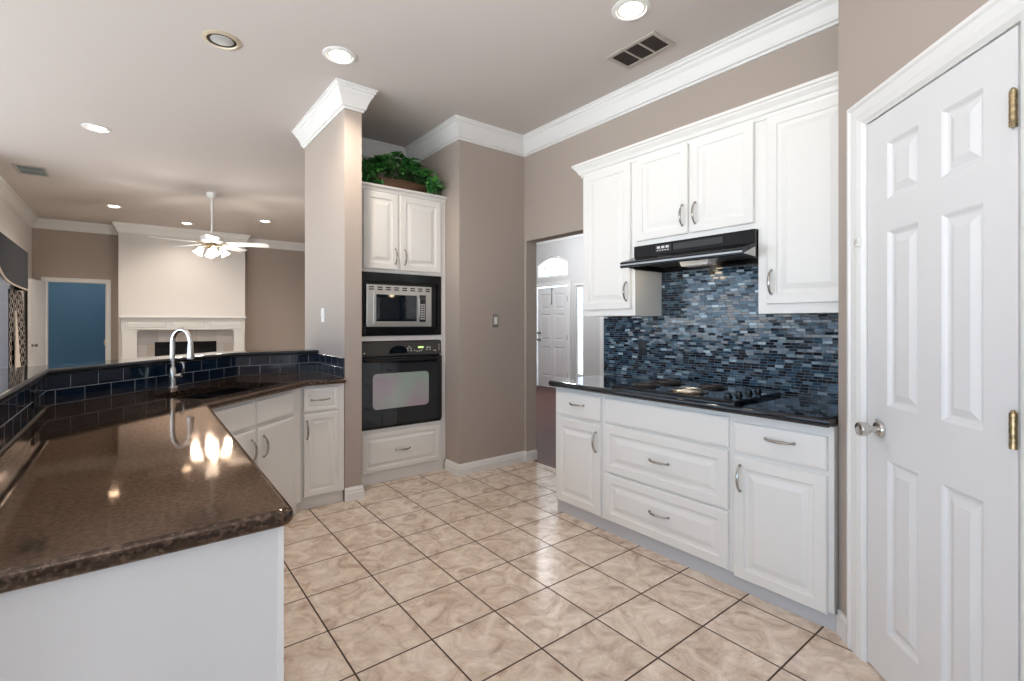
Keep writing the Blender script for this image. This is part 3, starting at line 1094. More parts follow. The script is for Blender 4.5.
# upper cabinets
UXF = 2.675
G_UP = 'upper cabinets on the range wall'
t = thing('wall_cabinet', 'tall single-door white upper cabinet left of the range hood', 'cabinet', (UXF, 2.55, 1.385), -PI / 2, G_UP)
cab_body(t, .48, 0, 1.075, .304)
add_front(t, 'door', .022, .450, .045, 1.045, 0, (.420, .165, True))
t = thing('wall_cabinet', 'short two-door white upper cabinet directly above the range hood', 'cabinet', (UXF, 2.07, 1.845), -PI / 2, G_UP)
cab_body(t, .82, 0, .615, .304)
add_front(t, 'door', .020, .402, .035, .592, 0, (.370, .150, True))
add_front(t, 'door', .420, .800, .035, .592, 0, (.455, .150, True))
t = thing('wall_cabinet', 'tall single-door white upper cabinet beside the pantry wall, right of the hood', 'cabinet', (UXF, 1.25, 1.385), -PI / 2, G_UP)
cab_body(t, .46, 0, 1.075, .304)
add_front(t, 'door', .050, .452, .050, 1.045, 0, (.075, .165, True))
cp = [(0, 2.462), (0, 2.425), (.008, 2.425), (.012, 2.445), (.022, 2.450), (.030, 2.470), (.048, 2.492), (.052, 2.502), (.060, 2.504), (.060, 2.520), (0, 2.520)]
cp = [(0, 2.425), (.008, 2.425), (.012, 2.445), (.022, 2.450), (.030, 2.470), (.048, 2.492), (.052, 2.502), (.060, 2.504), (.060, 2.520), (-.02, 2.520), (-.02, 2.462), (0, 2.462)]
tag(MB().sweep([(UXF - .002, .785), (UXF - .002, 2.552), (2.978, 2.552)], cp, 1).build('cornice', M['cab']), 'white crown moulding along the top of the range-wall upper cabinets', 'moulding')

# oven tower
OX, OY = 1.385, 3.85
t = thing('oven_cabinet', 'tall white built-in cabinet in the alcove housing microwave and oven', 'cabinet', (OX, OY, 0), 0)
mb = MB()
TW = .855
mb.box((0, .0, .10), (.062, .5, 2.45)).box((.808, 0, .10), (TW, .5, 2.45))
mb.box((.062, 0, .10), (.808, .5, .455)).box((.062, 0, 1.185), (.808, .5, 1.225)).box((.062, 0, 1.755), (.808, .5, 2.45))
mb.box((.062, .44, .455), (.808, .5, 1.185)).box((.062, .44, 1.225), (.808, .5, 1.755))
mb.build('body', M['cab'], t)
MB().box((0, .022, 0), (TW, .5, .10)).build('toe_kick', M['cab'], t)
MB().sweep([(TW, 0), (0, 0)], [(0, 2.425), (.008, 2.428), (.016, 2.450), (.030, 2.460), (.034, 2.475), (0, 2.475)], 1).build('cornice', M['cab'], t)
add_front(t, 'door', .085, .388, 1.782, 2.418, 0, (.362, 1.895, True))
add_front(t, 'door', .408, .800, 1.782, 2.418, 0, (.448, 1.895, True))
add_front(t, 'drawer', .075, .795, .108, .425, 0, (.430, .262, False), DRAWP)

# microwave with trim kit
t = thing('microwave', 'stainless built-in microwave set in a black louvred surround', 'microwave', (OX, OY, 1.226), 0)
mb = MB()
z = lambda v: v - 1.226
x = lambda v: v - OX
mb.box((.064, .02, .002), (.806, .42, .527))
mb.build('housing', M['blackmatte'], t)
mb = MB()
mb.box((.064, -.012, .002), (.100, .02, .527), .002).box((.770, -.012, .002), (.806, .02, .527), .002)
mb.box((.100, -.012, .455), (.770, .02, .527), .002).box((.100, -.012, .002), (.770, .02, .070), .002)
for zz in (.470, .488, .506, .018, .036, .054):
    mb.box((.104, -.018, zz - .003), (.766, -.011, zz + .003))
mb.build('surround', M['black'], t)
mb = MB()
mb.box((.110, -.022, .078), (.702, .02, .425), .003)
mb.build('fascia', M['stainless'], t)
for k in range(8):
    cx = .150 + k * .0735
    mb = MB()
    for dz in (0, .018):
        mb.box((cx - .021, -.024, .381 + dz), (cx + .021, -.0215, .391 + dz))
    mb.build('vent_slot', M['grey_slot'], t)
fr = MB()
fr.box((.164, -.032, .104), (.654, -.0225, .368), .003)
d = fr.build('door', M['stainless'], t)
MB().box((.186, -.034, .122), (.552, -.0325, .345)).build('window', M['blackglass'], d)
hd = MB().tube([(.5645, -.036, .150), (.5645, -.056, .160), (.5645, -.056, .318), (.5645, -.036, .328)], .006, 8)
hd.build('handle', M['stainless'], d)
cp_ = MB().box((.578, -.035, .118), (.638, -.0325, .350)).build('control_panel', M['blackmatte'], t)
mk = MB()
for r_ in range(7):
    for c_ in range(3):
        mk.box((.588 + c_ * .015, -.0362, .140 + r_ * .020), (.598 + c_ * .015, -.0351, .152 + r_ * .020))
mk.build('keypad', M['mark'], cp_)
MB().box((.585, -.0362, .310), (.632, -.0351, .338)).build('display', M['charcoal'], cp_)

# wall oven
t = thing('wall_oven', 'black built-in wall oven with glass door below the microwave', 'oven', (OX, OY, .456), 0)
MB().box((.066, .02, .002), (.804, .42, .726)).build('housing', M['blackmatte'], t)
mb = MB()
mb.loops([[(.066, .02, .600), (.066, -.016, .604), (.066, -.010, .718), (.066, .02, .724)], [(.804, .02, .600), (.804, -.016, .604), (.804, -.010, .718), (.804, .02, .724)]])
cp_ = mb.build('control_panel', M['charcoal'], t)
mk = MB()
# round-topped dark dial window and printed keys
arc = [(.390 + .085 * math.cos(PI * k / 12), -.0185, .622 + .065 * math.sin(PI * k / 12)) for k in range(13)]
mk.extrude(arc, (0, .004, 0))
mk.build('display_window', M['blackglass'], cp_)
mk = MB()
for kn_, (px, pz) in enumerate(((.405, .66), (.42, .675), (.437, .66), (.405, .64), (.437, .64), (.47, .64), (.495, .635), (.515, .635), (.535, .64), (.59, .665), (.605, .665), (.62, .665), (.59, .645), (.62, .645), (.66, .635), (.675, .635))):
    mk = MB()
    mk.box((px - .005 + .07, -.0178, pz - .004), (px + .005 + .07, -.0138, pz + .004))
    mk.build('key', M['mark'], cp_)
MB().lathe([(.006, -.016), (.006, -.019)], (.092, 0, .630), 'y', 12).build('indicator', M['mark'], cp_)
mk = MB()
for zz in (.64, .655, .67, .685):
    mk.box((.776, -.0165, zz), (.786, -.0120, zz + .005))
mk.build('printed_legend', M['mark'], cp_)
MB().box((.575, -.0175, .660), (.625, -.0135, .674)).build('clock', M['led'], cp_)
mb = MB()
mb.box((.066, -.030, .025), (.804, .018, .590), .006)
d = mb.build('door', M['blackglass'], t)


def rrect(x0, x1, z0, z1, r, n=5):
    out = []
    for cx, cz, a0 in ((x1 - r, z0 + r, -PI / 2), (x1 - r, z1 - r, 0), (x0 + r, z1 - r, PI / 2), (x0 + r, z0 + r, PI)):
        for k in range(n + 1):
            a = a0 + PI / 2 * k / n
            out.append((cx + r * math.cos(a), cz + r * math.sin(a)))
    return out


MB().extrude([(a, -.0315, b) for a, b in rrect(.158, .670, .165, .458, .035)], (0, .003, 0)).build('window', M['ovenglass'], d)
hb = MB()
hb.tube([(.090, -.030, .565), (.100, -.062, .568), (.130, -.068, .568), (.740, -.068, .568), (.770, -.062, .568), (.780, -.030, .565)], .012, 10)
hb.build('handle', M['black'], d)
MB().box((.066, -.010, .002), (.804, .02, .022)).build('bottom_trim', M['black'], t)

# peninsula body (doors face the aisle)
t = thing('peninsula_cabinet', 'white peninsula base with plain painted end panel facing the viewer', 'cabinet', (.262, 1.17, 0), PI / 2)
mb = MB()
mb.box((0, 0, .09), (1.74, .60, .885))
mb.build('body', M['cab'], t)
MB().box((.0, .06, 0), (1.74, .60, .09)).build('toe_kick', M['cab'], t)
MB().box((-.012, .012, 0), (0, .60, .885)).build('end_panel', M['panelwhite'], t)
MB().box((-.014, -.001, 0), (.03, .012, .885)).build('face_frame', M['cab'], t)
for k, (a, b) in enumerate(((.06, .58), (.62, 1.14), (1.18, 1.70))):
    add_front(t, 'flat_drawer', a, b, .70, .86, 0, ((a + b) / 2, .78, False), FLATP)
    add_front(t, 'door', a, b, .11, .68, 0, (b - .05, .57, True))

# sink base on the 45 degree line
t = thing('sink_cabinet', 'white corner sink base cabinet with two doors under the faucet', 'cabinet', (.262, 2.912, 0), PI / 4)
mb = MB()
mb.box((0, 0, .09), (.93, .04, .885)).box((.0, .04, .09), (.02, .40, .885)).box((.02, .04, .09), (.72, .40, .11))
mb.build('body', M['cab'], t)
MB().box((0, .03, 0), (.93, .06, .09)).build('toe_kick', M['cab'], t)
add_front(t, 'false_front', .045, .412, .725, .868, 0)
add_front(t, 'false_front', .450, .822, .725, .868, 0)
add_front(t, 'door', .045, .425, .105, .705, 0, (.385, .585, True), FLATP)
add_front(t, 'door', .450, .822, .105, .705, 0, (.495, .585, True), FLATP)

t = thing('base_cabinet', 'narrow white base cabinet against the wall column with drawer over door', 'cabinet', (.905, 3.62, 0), 0)
MB().box((0, 0, .09), (.335, .02, .885)).box((.05, .02, .09), (.335, .6, .885)).build('body', M['cab'], t)
MB().box((0.0, .025, 0), (.335, .12, .09)).build('toe_kick', M['cab'], t)
add_front(t, 'drawer', .045, .288, .705, .868, 0, (.16, .785, False), [(0, 0), (0, .014), (.004, .018), (.020, .018), (.026, .013), (.034, .013), (.040, .018)])
add_front(t, 'door', .045, .288, .100, .685, 0, (.068, .575, True), [(0, 0), (0, .014), (.004, .018), (.038, .018), (.042, .013), (.050, .011), (.054, .011), (.072, .018), (.074, .018)])

# ------------------------------------------------------------------ counters, bar wall, tiles
struct('wall_bar', MB().prism([(-.345, 1.0), (-.345, 3.31), (.62, 4.275), (1.245, 4.275), (1.245, 4.395), (.57, 4.395), (-.465, 3.36), (-.465, 1.0)], 0, 1.075), M['wall'])
tp = [(0, .926), (.010, .926), (.010, 1.072), (.008, 1.074), (0, 1.074)]
bt = MB().sweep([(-.345, 1.14), (-.345, 3.31), (.62, 4.275), (1.245, 4.275), (1.245, 3.62)], [(0, .926), (.010, .926), (.010, 1.0735), (0, 1.0735)], -1, uv=True)
lay = bt.bm.loops.layers.uv.verify()
for f in bt.bm.faces:
    for l in f.loops:
        l[lay].uv = (l[lay].uv[0] + .04, l[lay].uv[1] - .926 + .0005)
o = tag(bt.build('tile_backsplash', M['subway']), 'glossy navy subway tile strip under the raised bar ledge', 'backsplash')
cpoly = [(-.334, 1.138), (.255, 1.138), (.272, 1.143), (.283, 1.156), (.286, 1.172), (.303, 2.897), (.978, 3.585), (1.244, 3.585), (1.244, 4.264), (.615, 4.264), (-.334, 3.315)]
ax = Vector((.7071, .7071))
ay = Vector((-.7071, .7071))
sc = Vector((.415, 3.475))


def sk(u, v):
    p = sc + ax * u + ay * v
    return (p.x, p.y)


hole = [sk(u, v) for u, v in ((-.36, -.19), (-.33, -.21), (.33, -.21), (.36, -.19), (.36, .16), (.33, .19), (-.33, .19), (-.36, .16))]
o = tag(MB().slab(cpoly, .887, .925, .017, hole).build('granite_countertop', M['granite']), 'polished brown-black granite countertop of the sink peninsula in the foreground', 'countertop')
bar_poly = [(-.325, 1.0), (-.325, 3.300), (.628, 4.253), (1.244, 4.253), (1.244, 4.50), (.52, 4.50), (-.56, 3.47), (-.66, 3.30), (-.66, 1.0)]
tag(MB().slab(bar_poly, 1.0755, 1.106, .012).build('bar_countertop', M['granite_blue']), 'raised black granite bar ledge behind the sink, above the navy tiles', 'countertop')
rpoly = [(2.325, .79), (2.978, .79), (2.978, 2.585), (2.36, 2.585), (2.325, 2.555)]
tag(MB().slab(rpoly, .886, .926, .017).build('granite_countertop', M['granite_blue']), 'black granite countertop under the cooktop along the mosaic wall', 'countertop')
bs = MB()
lay = bs.bm.loops.layers.uv.verify()
# mosaic outline in wall plane (y, z)
outl = [(2.608, .928), (.79, .928), (.79, 1.383), (1.248, 1.383), (1.248, 1.842), (2.068, 1.842), (2.068, 1.383), (2.608, 1.383)]
bs.extrude([(2.979, y, z) for y, z in outl], (-.008, 0, 0))
for f in bs.bm.faces:
    for l in f.loops:
        l[lay].uv = (l.vert.co.y + l.vert.co.x, l.vert.co.z)
tag(bs.build('tile_backsplash', M['mosaic']), 'blue glass mosaic backsplash between counter and range hood', 'backsplash')

# sink and faucet
t = thing('kitchen_sink', 'dark undermount sink sunk into the corner granite countertop', 'sink', (sc.x, sc.y, .90), PI / 4)
mb = MB()


def basin(mb, x0, x1, y0, y1, zt, zb, r=.03):
    prof = [(0.0, zt), (-.012, zt), (-.012, zt - .004)]
    o_ = [(a, b) for a, b in rrect(x0 - .012, x1 + .012, y0 - .012, y1 + .012, r)]
    i_ = [(a, b) for a, b in rrect(x0, x1, y0, y1, r)]
    b_ = [(a, b) for a, b in rrect(x0 + .015, x1 - .015, y0 + .015, y1 - .015, r)]
    lps = [[(a, b, zb - .01) for a, b in o_], [(a, b, zt) for a, b in o_], [(a, b, zt) for a, b in i_], [(a, b, zb + .02) for a, b in i_], [(a, b, zb) for a, b in b_]]
    mb.loops(lps)


basin(mb, -.335, -.012, -.19, .17, -.014, -.20)
mb.build('basin', M['black'], t)
mb = MB()
basin(mb, .012, .335, -.19, .17, -.014, -.20)
mb.build('basin', M['black'], t)
for s in (-.17, .17):
    MB().lathe([(.04, -.1995), (.04, -.197), (.03, -.196), (.028, -.199), (.0, -.199)], (s, 0, 0), 'z', 18).build('drain', M['steel'], t)

FX, FY = .197, 3.723
t = thing('faucet', 'brushed nickel gooseneck pull-down faucet standing behind the sink', 'faucet', (FX, FY, .925), math.radians(-40))
mb = MB()
mb.lathe([(.030, 0), (.030, .006), (.024, .012), (.021, .06), (.020, .11), (.016, .125), (.014, .13)], (0, 0, 0), 'z', 24)
mb.build('base', M['steel'], t)
pts = [(0, 0, .12), (0, 0, .20), (0, 0, .27)]
for k in range(1, 13):
    a = PI - PI * k / 12
    pts.append((.058 + .058 * math.cos(a), 0, .285 + .082 * math.sin(a)))
mb = MB().tube(pts, .0135, 14)
mb.build('spout', M['steel'], t)
MB().lathe([(.013, .290), (.0155, .275), (.0165, .235), (.0215, .190), (.021, .182), (.012, .180), (.002, .181)], (.116, 0, 0), 'z', 20).build('spray_head', M['steel'], t)
mb = MB().tube([(.016, .0, .075), (.045, 0, .078), (.055, 0, .080)], [.012, .012, .009], 12)
lv_ = [(.052, 0, .078), (.068, 0, .100), (.072, 0, .135), (.064, 0, .160), (.056, 0, .165), (.050, 0, .15)]
mb.tube(lv_, [.006, .0065, .006, .0055, .005, .004], 10)
mb.build('handle', M['steel'], t)


# ------------------------------------------------------------------ outlets and switches
def wall_plate(name, label, cat, loc, rz, mat, kind, w_=.07, h_=.115, group=None):
    t = thing(name, label, cat, loc, rz, group)
    MB().box((-w_ / 2, -.006, -h_ / 2), (w_ / 2, 0, h_ / 2), .002).build('plate', mat, t)
    mb = MB()
    if kind == 'rocker':
        mb.box((-.016, -.010, -.033), (.016, -.0055, .033), .0015)
        mb.build('rocker', M['plate'], t)
    elif kind == 'toggle':
        mb.box((-.005, -.018, -.004), (.005, -.0055, .012), .0015)
        mb.build('toggle', mat, t)
    else:
        for dz in (-.020, .020):
            mb.lathe([(.016, -.0055), (.016, -.008), (.002, -.008)], (0, 0, dz), 'y', 16)
        mb.build('socket', mat, t)
    return t


M['plate_tan'] = pbr('aged_metal_plate', (0.40, 0.37, 0.31), 0.35, metal=0.6)
M['plate_black'] = pbr('black_cover_plate', (0.010, 0.013, 0.018), 0.25)
wall_plate('light_switch', 'metal-plated light switch on the taupe wall right of the oven', 'switch', (2.633, 3.62, 1.355), 0, M['plate_tan'], 'rocker')
wall_plate('light_switch', 'white light switch on the side of the wall column above the bar', 'switch', (1.245, 4.14, 1.40), -PI / 2, M['plate'], 'toggle')
wall_plate('power_outlet', 'black outlet on the blue mosaic left of the cooktop', 'outlet', (2.971, 2.23, 1.152), -PI / 2, M['plate_black'], 'outlet')
wall_plate('power_outlet', 'black outlet on the navy tiles under the bar ledge, at the left corner', 'outlet', (-.334, 2.93, 1.005), PI / 2, M['plate_black'], 'outlet', .115, .07)

# ------------------------------------------------------------------ cooktop
t = thing('cooktop', 'black glass electric cooktop set in the granite counter below the hood', 'cooktop', (2.36, 2.02, .9265), -PI / 2)
# local x along -y (0..0.80), local y toward the wall (0..0.53)
mb = MB()
pl = rrect(0, .80, 0, .53, .015)
mb.loops([[(a, b, 0) for a, b in pl], [(a, b, .014) for a, b in pl], [(.4 + (a - .4) * .985, .265 + (b - .265) * .98, .019) for a, b in pl]])
mb.build('glass_top', M['blackglass'], t)
M['coil'] = pbr('burner_coil', (0.05, 0.045, 0.043), 0.45, metal=0.4)
M['ring_bright'] = pbr('polished_burner_ring', (0.72, 0.66, 0.58), 0.25, metal=1.0)
for i, (bx, by, br, bright) in enumerate(((.46, .13, .098, 1), (.16, .15, .075, 0), (.16, .38, .098, 0), (.46, .39, .075, 0))):
    mb = MB()
    mb.lathe([(br + .012, .019), (br + .014, .024), (br, .0255), (br - .008, .0205)], (bx, by, 0), 'z', 32, cap0=False, cap1=False)
    b_ = mb.build('burner', M['ring_bright'] if bright else M['steel_dark'], t)
    cm = MB()
    pts = []
    for k in range(121):
        a = 2 * PI * 4 * k / 120
        rr_ = br * (.2 + .75 * k / 120)
        pts.append((bx + rr_ * math.cos(a), by + rr_ * math.sin(a), .029))
    cm.tube(pts, .0055, 6)
    cm.build('coil', M['ring_bright'] if bright else M['coil'], b_)
for k in range(4):
    kx, ky = .715 + (k % 1) * .0, .10 + k * .11
    mb = MB().lathe([(.022, .019), (.022, .024), (.017, .025), (.0155, .036), (.013, .038), (.002, .038)], (kx, ky, 0), 'z', 18)
    mb.box((kx - .014, ky - .004, .036), (kx + .014, ky + .004, .042), .001)
    mb.build('knob', M['black'], t)

# ------------------------------------------------------------------ range hood
t = thing('range_hood', 'black under-cabinet range hood with slanted visor above the cooktop', 'range hood', (2.645, 2.055, 1.69), -PI / 2)
HW = .80   # local x 0..HW, local y 0 at the front panel, +y to the wall, z 0 at lip
mb = MB()
mb.box((0, .0, .075), (HW, .325, .154))
mb.build('body', M['black'], t)
sk_ = MB()
sk_.box((0, -.0, .0), (.012, .325, .075)).box((HW - .012, .0, .0), (HW, .325, .075)).box((.012, .31, 0), (HW - .012, .325, .075))
sk_.build('side_skirt', M['black'], t)
vs_ = MB()
prof = [(.0, .082), (-.138, .040), (-.145, .034), (-.145, .004), (-.135, .0), (-.132, .012), (.0, .060)]
vs_.loops([[(.0, y, z) for y, z in prof], [(HW + .006, y, z) for y, z in prof]])
v_ = vs_.build('visor', M['black'], t)
MB().box((.002, -.1475, .014), (HW + .004, -.1445, .024)).build('trim_strip', M['steel_dark'], v_)
br_ = MB()
br_.extrude([(HW + .004, -.002, .070), (HW + .004, -.14, .030), (HW + .004, -.14, .012), (HW + .004, -.002, .004)], (-.006, 0, 0))
br_.build('visor_end', M['stainless'], t)  # stainless colour stands in for the highlight on the hood's right end
br_ = MB()
br_.extrude([(.0, -.002, .070), (.0, -.13, .030), (.0, -.13, .012), (.0, -.002, .004)], (.006, 0, 0))
br_.build('visor_end', M['black'], t)
MB().box((.012, .0, .035), (HW - .012, .31, .045)).build('filter', M['charcoal'], t)
ln = MB()
ln.loops([[(.32, .02, .034), (.52, .02, .034), (.52, .13, .034), (.32, .13, .034)], [(.335, .03, -.006), (.505, .03, -.006), (.505, .12, -.006), (.335, .12, -.006)]])
ln.build('lamp_cover', M['lens'], t)
MB().box((.10, -.075, .030), (.27, -.02, .036)).build('lamp', M['hoodlamp'], t)
ct = MB()
ct.box((.17, -.004, .098), (.285, 0.002, .140), .001)
c_ = ct.build('control_panel', M['blackmatte'], t)
ks = MB()
for k in range(3):
    ks.box((.185 + k * .032, -.009, .118), (.205 + k * .032, -.003, .132))
for k in range(5):
    ks.box((.182 + k * .019, -.006, .104), (.192 + k * .019, -.003, .109))
ks.build('switches', M['mark'], c_)
MB().box((.30, -.003, .100), (.62, .002, .138), .001).build('grille_panel', M['blackmatte'], t)
lamp('hood_lamp_light', 'POINT', (2.58, 1.86, 1.69), 0.6, (1, .8, .5), .03)


# ------------------------------------------------------------------ ceiling fittings
def can_light(label, x_, y_, lit=True, r=.085, power=CAN_POWER, small=False):
    t = thing('recessed_ceiling_light', label, 'ceiling light', (x_, y_, CEIL), 0, 'recessed ceiling lights')
    MB().lathe([(r + .022, 0), (r + .022, -.004), (r + .012, -.009), (r, -.010), (r - .004, -.004), (r - .004, 0.0)], (0, 0, 0), 'z', 32, cap0=False, cap1=False).build('trim_ring', M['brass_trim'] if not lit else M['trim'], t)
    if lit:
        MB().lathe([(r - .004, -.0035), (r - .012, -.0045), (r - .022, -.003)], (0, 0, 0), 'z', 28, cap0=False, cap1=False).build('reflector', M['trim'], t)
        MB().lathe([(r - .020, -.003), (r - .030, -.010), (.002, -.014)], (0, 0, 0), 'z', 28).build('bulb', M['bulb'], t)
        lamp('recessed_light_glow', 'SPOT', (x_, y_, CEIL - .03), power, (1, .88, .75), .06, (0, 0, 0), math.radians(150))
    else:
        MB().lathe([(r - .002, -.003), (r - .012, -.006), (r - .022, -.004)], (0, 0, 0), 'z', 28, cap0=False, cap1=False).build('baffle', M['black'], t)
        MB().lathe([(r - .021, -.004), (r - .026, -.006), (.002, -.007)], (0, 0, 0), 'z', 28).build('bulb', M['greylens'], t)


M['greylens'] = pbr('unlit_lamp_glass', (0.42, 0.42, 0.42), 0.4)
M['brass_trim'] = pbr('pale_brass_ring', (0.62, 0.54, 0.40), 0.4, metal=0.3)
can_light('lit recessed ceiling light beside the black-slotted air vent near the range wall', 2.207, 1.736, power=6)
can_light('lit recessed ceiling light just in front of the moulded top of the wall column', 1.075, 3.22, power=85)
can_light('unlit recessed ceiling light with a black inner ring and pale glass', .438, 3.498, False)
can_light('lit recessed ceiling light between the unlit light and the grey vent', -.256, 5.775)
can_light('small lit recessed light left of the chimney breast, over the blue doorway', -.224, 9.47, power=90)
can_light('lit recessed light over the white chimney breast, left of the fan', .752, 10.3, power=55)
can_light('small lit recessed light right of the ceiling fan', 1.803, 9.253, power=90)


def vent(label, x0, x1, y0, y1, sections, frame_mat, dark):
    t = thing('air_vent', label, 'vent', ((x0 + x1) / 2, (y0 + y1) / 2, CEIL), 0)
    hx, hy = (x1 - x0) / 2, (y1 - y0) / 2
    f = MB()
    e = .028
    f.box((-hx, -hy, -.010), (-hx + e, hy, 0), .003).box((hx - e, -hy, -.010), (hx, hy, 0), .003)
    f.box((-hx + e, -hy, -.010), (hx - e, -hy + e, 0), .003).box((-hx + e, hy - e, -.010), (hx - e, hy, 0), .003)
    L_ = 2 * (hy - e)
    for k in range(1, sections):
        yy = -hy + e + L_ * k / sections
        f.box((-hx + e, yy - .006, -.009), (hx - e, yy + .006, -.001))
    f.build('frame', frame_mat, t)
    MB().box((-hx + e, -hy + e, -.003), (hx - e, hy - e, -.0005)).build('backing', dark, t)
    s = MB()
    n = 9
    for k in range(n):
        xx = -hx + e + (2 * (hx - e)) * (k + .5) / n
        s.loops([[(xx - .004, -hy + e, -.002), (xx - .003, -hy + e, -.002), (xx + .005, -hy + e, -.008), (xx + .004, -hy + e, -.008)],
                 [(xx - .004, hy - e, -.002), (xx - .003, hy - e, -.002), (xx + .005, hy - e, -.008), (xx + .004, hy - e, -.008)]])
    s.build('slats', dark, t)


M['vent_frame'] = pbr('greyish_vent_frame', (0.42, 0.39, 0.35), 0.5)
M['vent_dark'] = pbr('dark_vent_slats', (0.03, 0.022, 0.018), 0.6)
M['vent_blue'] = pbr('blue_grey_vent_slats', (0.22, 0.28, 0.30), 0.5)
vent('ceiling air vent with black slots near the range wall crown moulding', 2.475, 2.700, 1.775, 2.155, 3, M['vent_frame'], M['vent_dark'])
vent('blue-grey ceiling vent over the far living-room corner by the window', -1.06, -.78, 7.62, 8.05, 2, M['vent_frame'], M['vent_blue'])

# ceiling fan
FNX, FNY = .847, 7.7
t = thing('ceiling_fan', 'white five-blade ceiling fan with lit glass shades in the living room', 'ceiling fan', (FNX, FNY, CEIL), 0)
MB().lathe([(.065, 0), (.068, -.02), (.055, -.055), (.022, -.075), (.014, -.08)], (0, 0, 0), 'z', 24).build('canopy', M['trim'], t)
MB().tube([(0, 0, -.07), (0, 0, -.60)], .014, 12).build('downrod', M['trim'], t)
MB().lathe([(.03, -.555), (.09, -.575), (.135, -.595), (.14, -.655), (.11, -.680), (.05, -.690)], (0, 0, 0), 'z', 28).build('motor', M['trim'], t)
vr = math.atan2(-.616, .788)   # camera-right direction, degrees turn counter-clockwise from it
for k in range(5):
    a = vr + math.radians(14 + 72 * k)
    rot = Matrix.Rotation(a, 4, 'Z')
    mb = MB()
    out = [(.19, -.045), (.26, -.060), (.66, -.070), (.70, -.055), (.71, 0), (.70, .055), (.66, .070), (.26, .060), (.19, .045)]
    tl = lambda p: (p[0], p[1], -.690 - p[1] * .22)
    mb.extrude([tl(p) for p in out], (0, 0, .007))
    mb.xf(rot)
    b_ = mb.build('blade', M['trim'], t)
    ir = MB().box((.11, -.016, -.692), (.235, .016, -.684), .002)
    ir.xf(rot)
    ir.build('blade_iron', M['brass'], b_)
MB().lathe([(.05, -.690), (.075, -.700), (.078, -.725), (.05, -.750), (.015, -.765), (.004, -.780)], (0, 0, 0), 'z', 24).build('light_fitter', M['brass'], t)
for k in range(4):
    a = vr + math.radians(40 + 90 * k)
    rot = Matrix.Rotation(a, 4, 'Z')
    arm = MB().tube([(.05, 0, -.730), (.085, 0, -.728), (.110, 0, -.745)], .008, 8).xf(rot).build('arm', M['brass'], t)
    tilt = Matrix.Translation((.112, 0, -.748)) @ Matrix.Rotation(math.radians(-32), 4, 'Y')
    sh = MB().lathe([(.018, 0), (.028, -.012), (.036, -.04), (.042, -.075), (.058, -.105), (.055, -.104), (.038, -.075), (.0, -.045)], (0, 0, 0), 'z', 18, cap1=False).xf(rot @ tilt)
    sh.build('lamp_shade', M['bulb_fan'], t)
    ps = (rot @ tilt @ Vector((0, 0, -.15)))
    lamp('fan_bulb_light', 'POINT', (FNX + ps.x, FNY + ps.y, CEIL + ps.z - .02), 13, (1, .93, .84), .04)
MB().tube([(.02, .03, -.76), (.02, .03, -.93)], .002, 5).build('pull_chain', M['brass'], t)

# ------------------------------------------------------------------ greenery on the oven cabinet
t = thing('ivy_basket', 'brown wicker basket spilling artificial ivy on top of the oven cabinet', 'plant', (1.86, 4.02, 2.4765), 0)
mb = MB()
pr_ = [(.19, 0.0)]
for k in range(1, 9):
    pr_.append((.20 + .012 * k / 2 + (.006 if k % 2 else 0), .009 * k))
pr_ += [(.252, .078), (.258, .082), (.24, .084), (.225, .07), (.0, .065)]
mb.lathe(pr_, (0, 0, 0), 'z', 36, sx=1.25, sy=.52)
bk_ = mb.build('basket', M['wicker'], t)
rm = MB()
for j in range(2):
    pts = []
    for k in range(73):
        a = 2 * PI * k / 72
        pts.append((.256 * 1.25 * math.cos(a), .256 * .52 * math.sin(a), .082 + .007 * math.sin(18 * a + PI * j)))
    rm.tube(pts, .007, 6)
rm.build('rim', M['wicker'], bk_)


def leaf(mb, p, d, up, L_, W_):
    """a five-point ivy leaf with a folded midrib"""
    d = d.normalized()
    s = d.cross(up).normalized()
    n_ = s.cross(d).normalized()
    prof = [(0, .0, 0), (.10, .30, .04), (.28, .50, .06), (.42, .34, .04), (.60, .30, .03), (.82, .12, .0), (1.0, 0, -.10)]
    mid = [mb.bm.verts.new(p + d * (L_ * a) + n_ * (L_ * (-.28 * a * a))) for a, _, _ in prof]
    for sg in (1, -1):
        ed = []
        for a, b, c in prof[1:-1]:
            ed.append(mb.bm.verts.new(p + d * (L_ * (a - .06)) + s * (sg * W_ * b) + n_ * (L_ * (c - .28 * a * a) + W_ * .14 * b)))
        chain = [mid[0]] + ed + [mid[-1]]
        for i in range(len(prof) - 1):
            q = [mid[i], mid[i + 1], chain[i + 1], chain[i]]
            q2 = []
            for v in q:
                if v not in q2:
                    q2.append(v)
            if len(q2) >= 3:
                mb.face(q2, True)


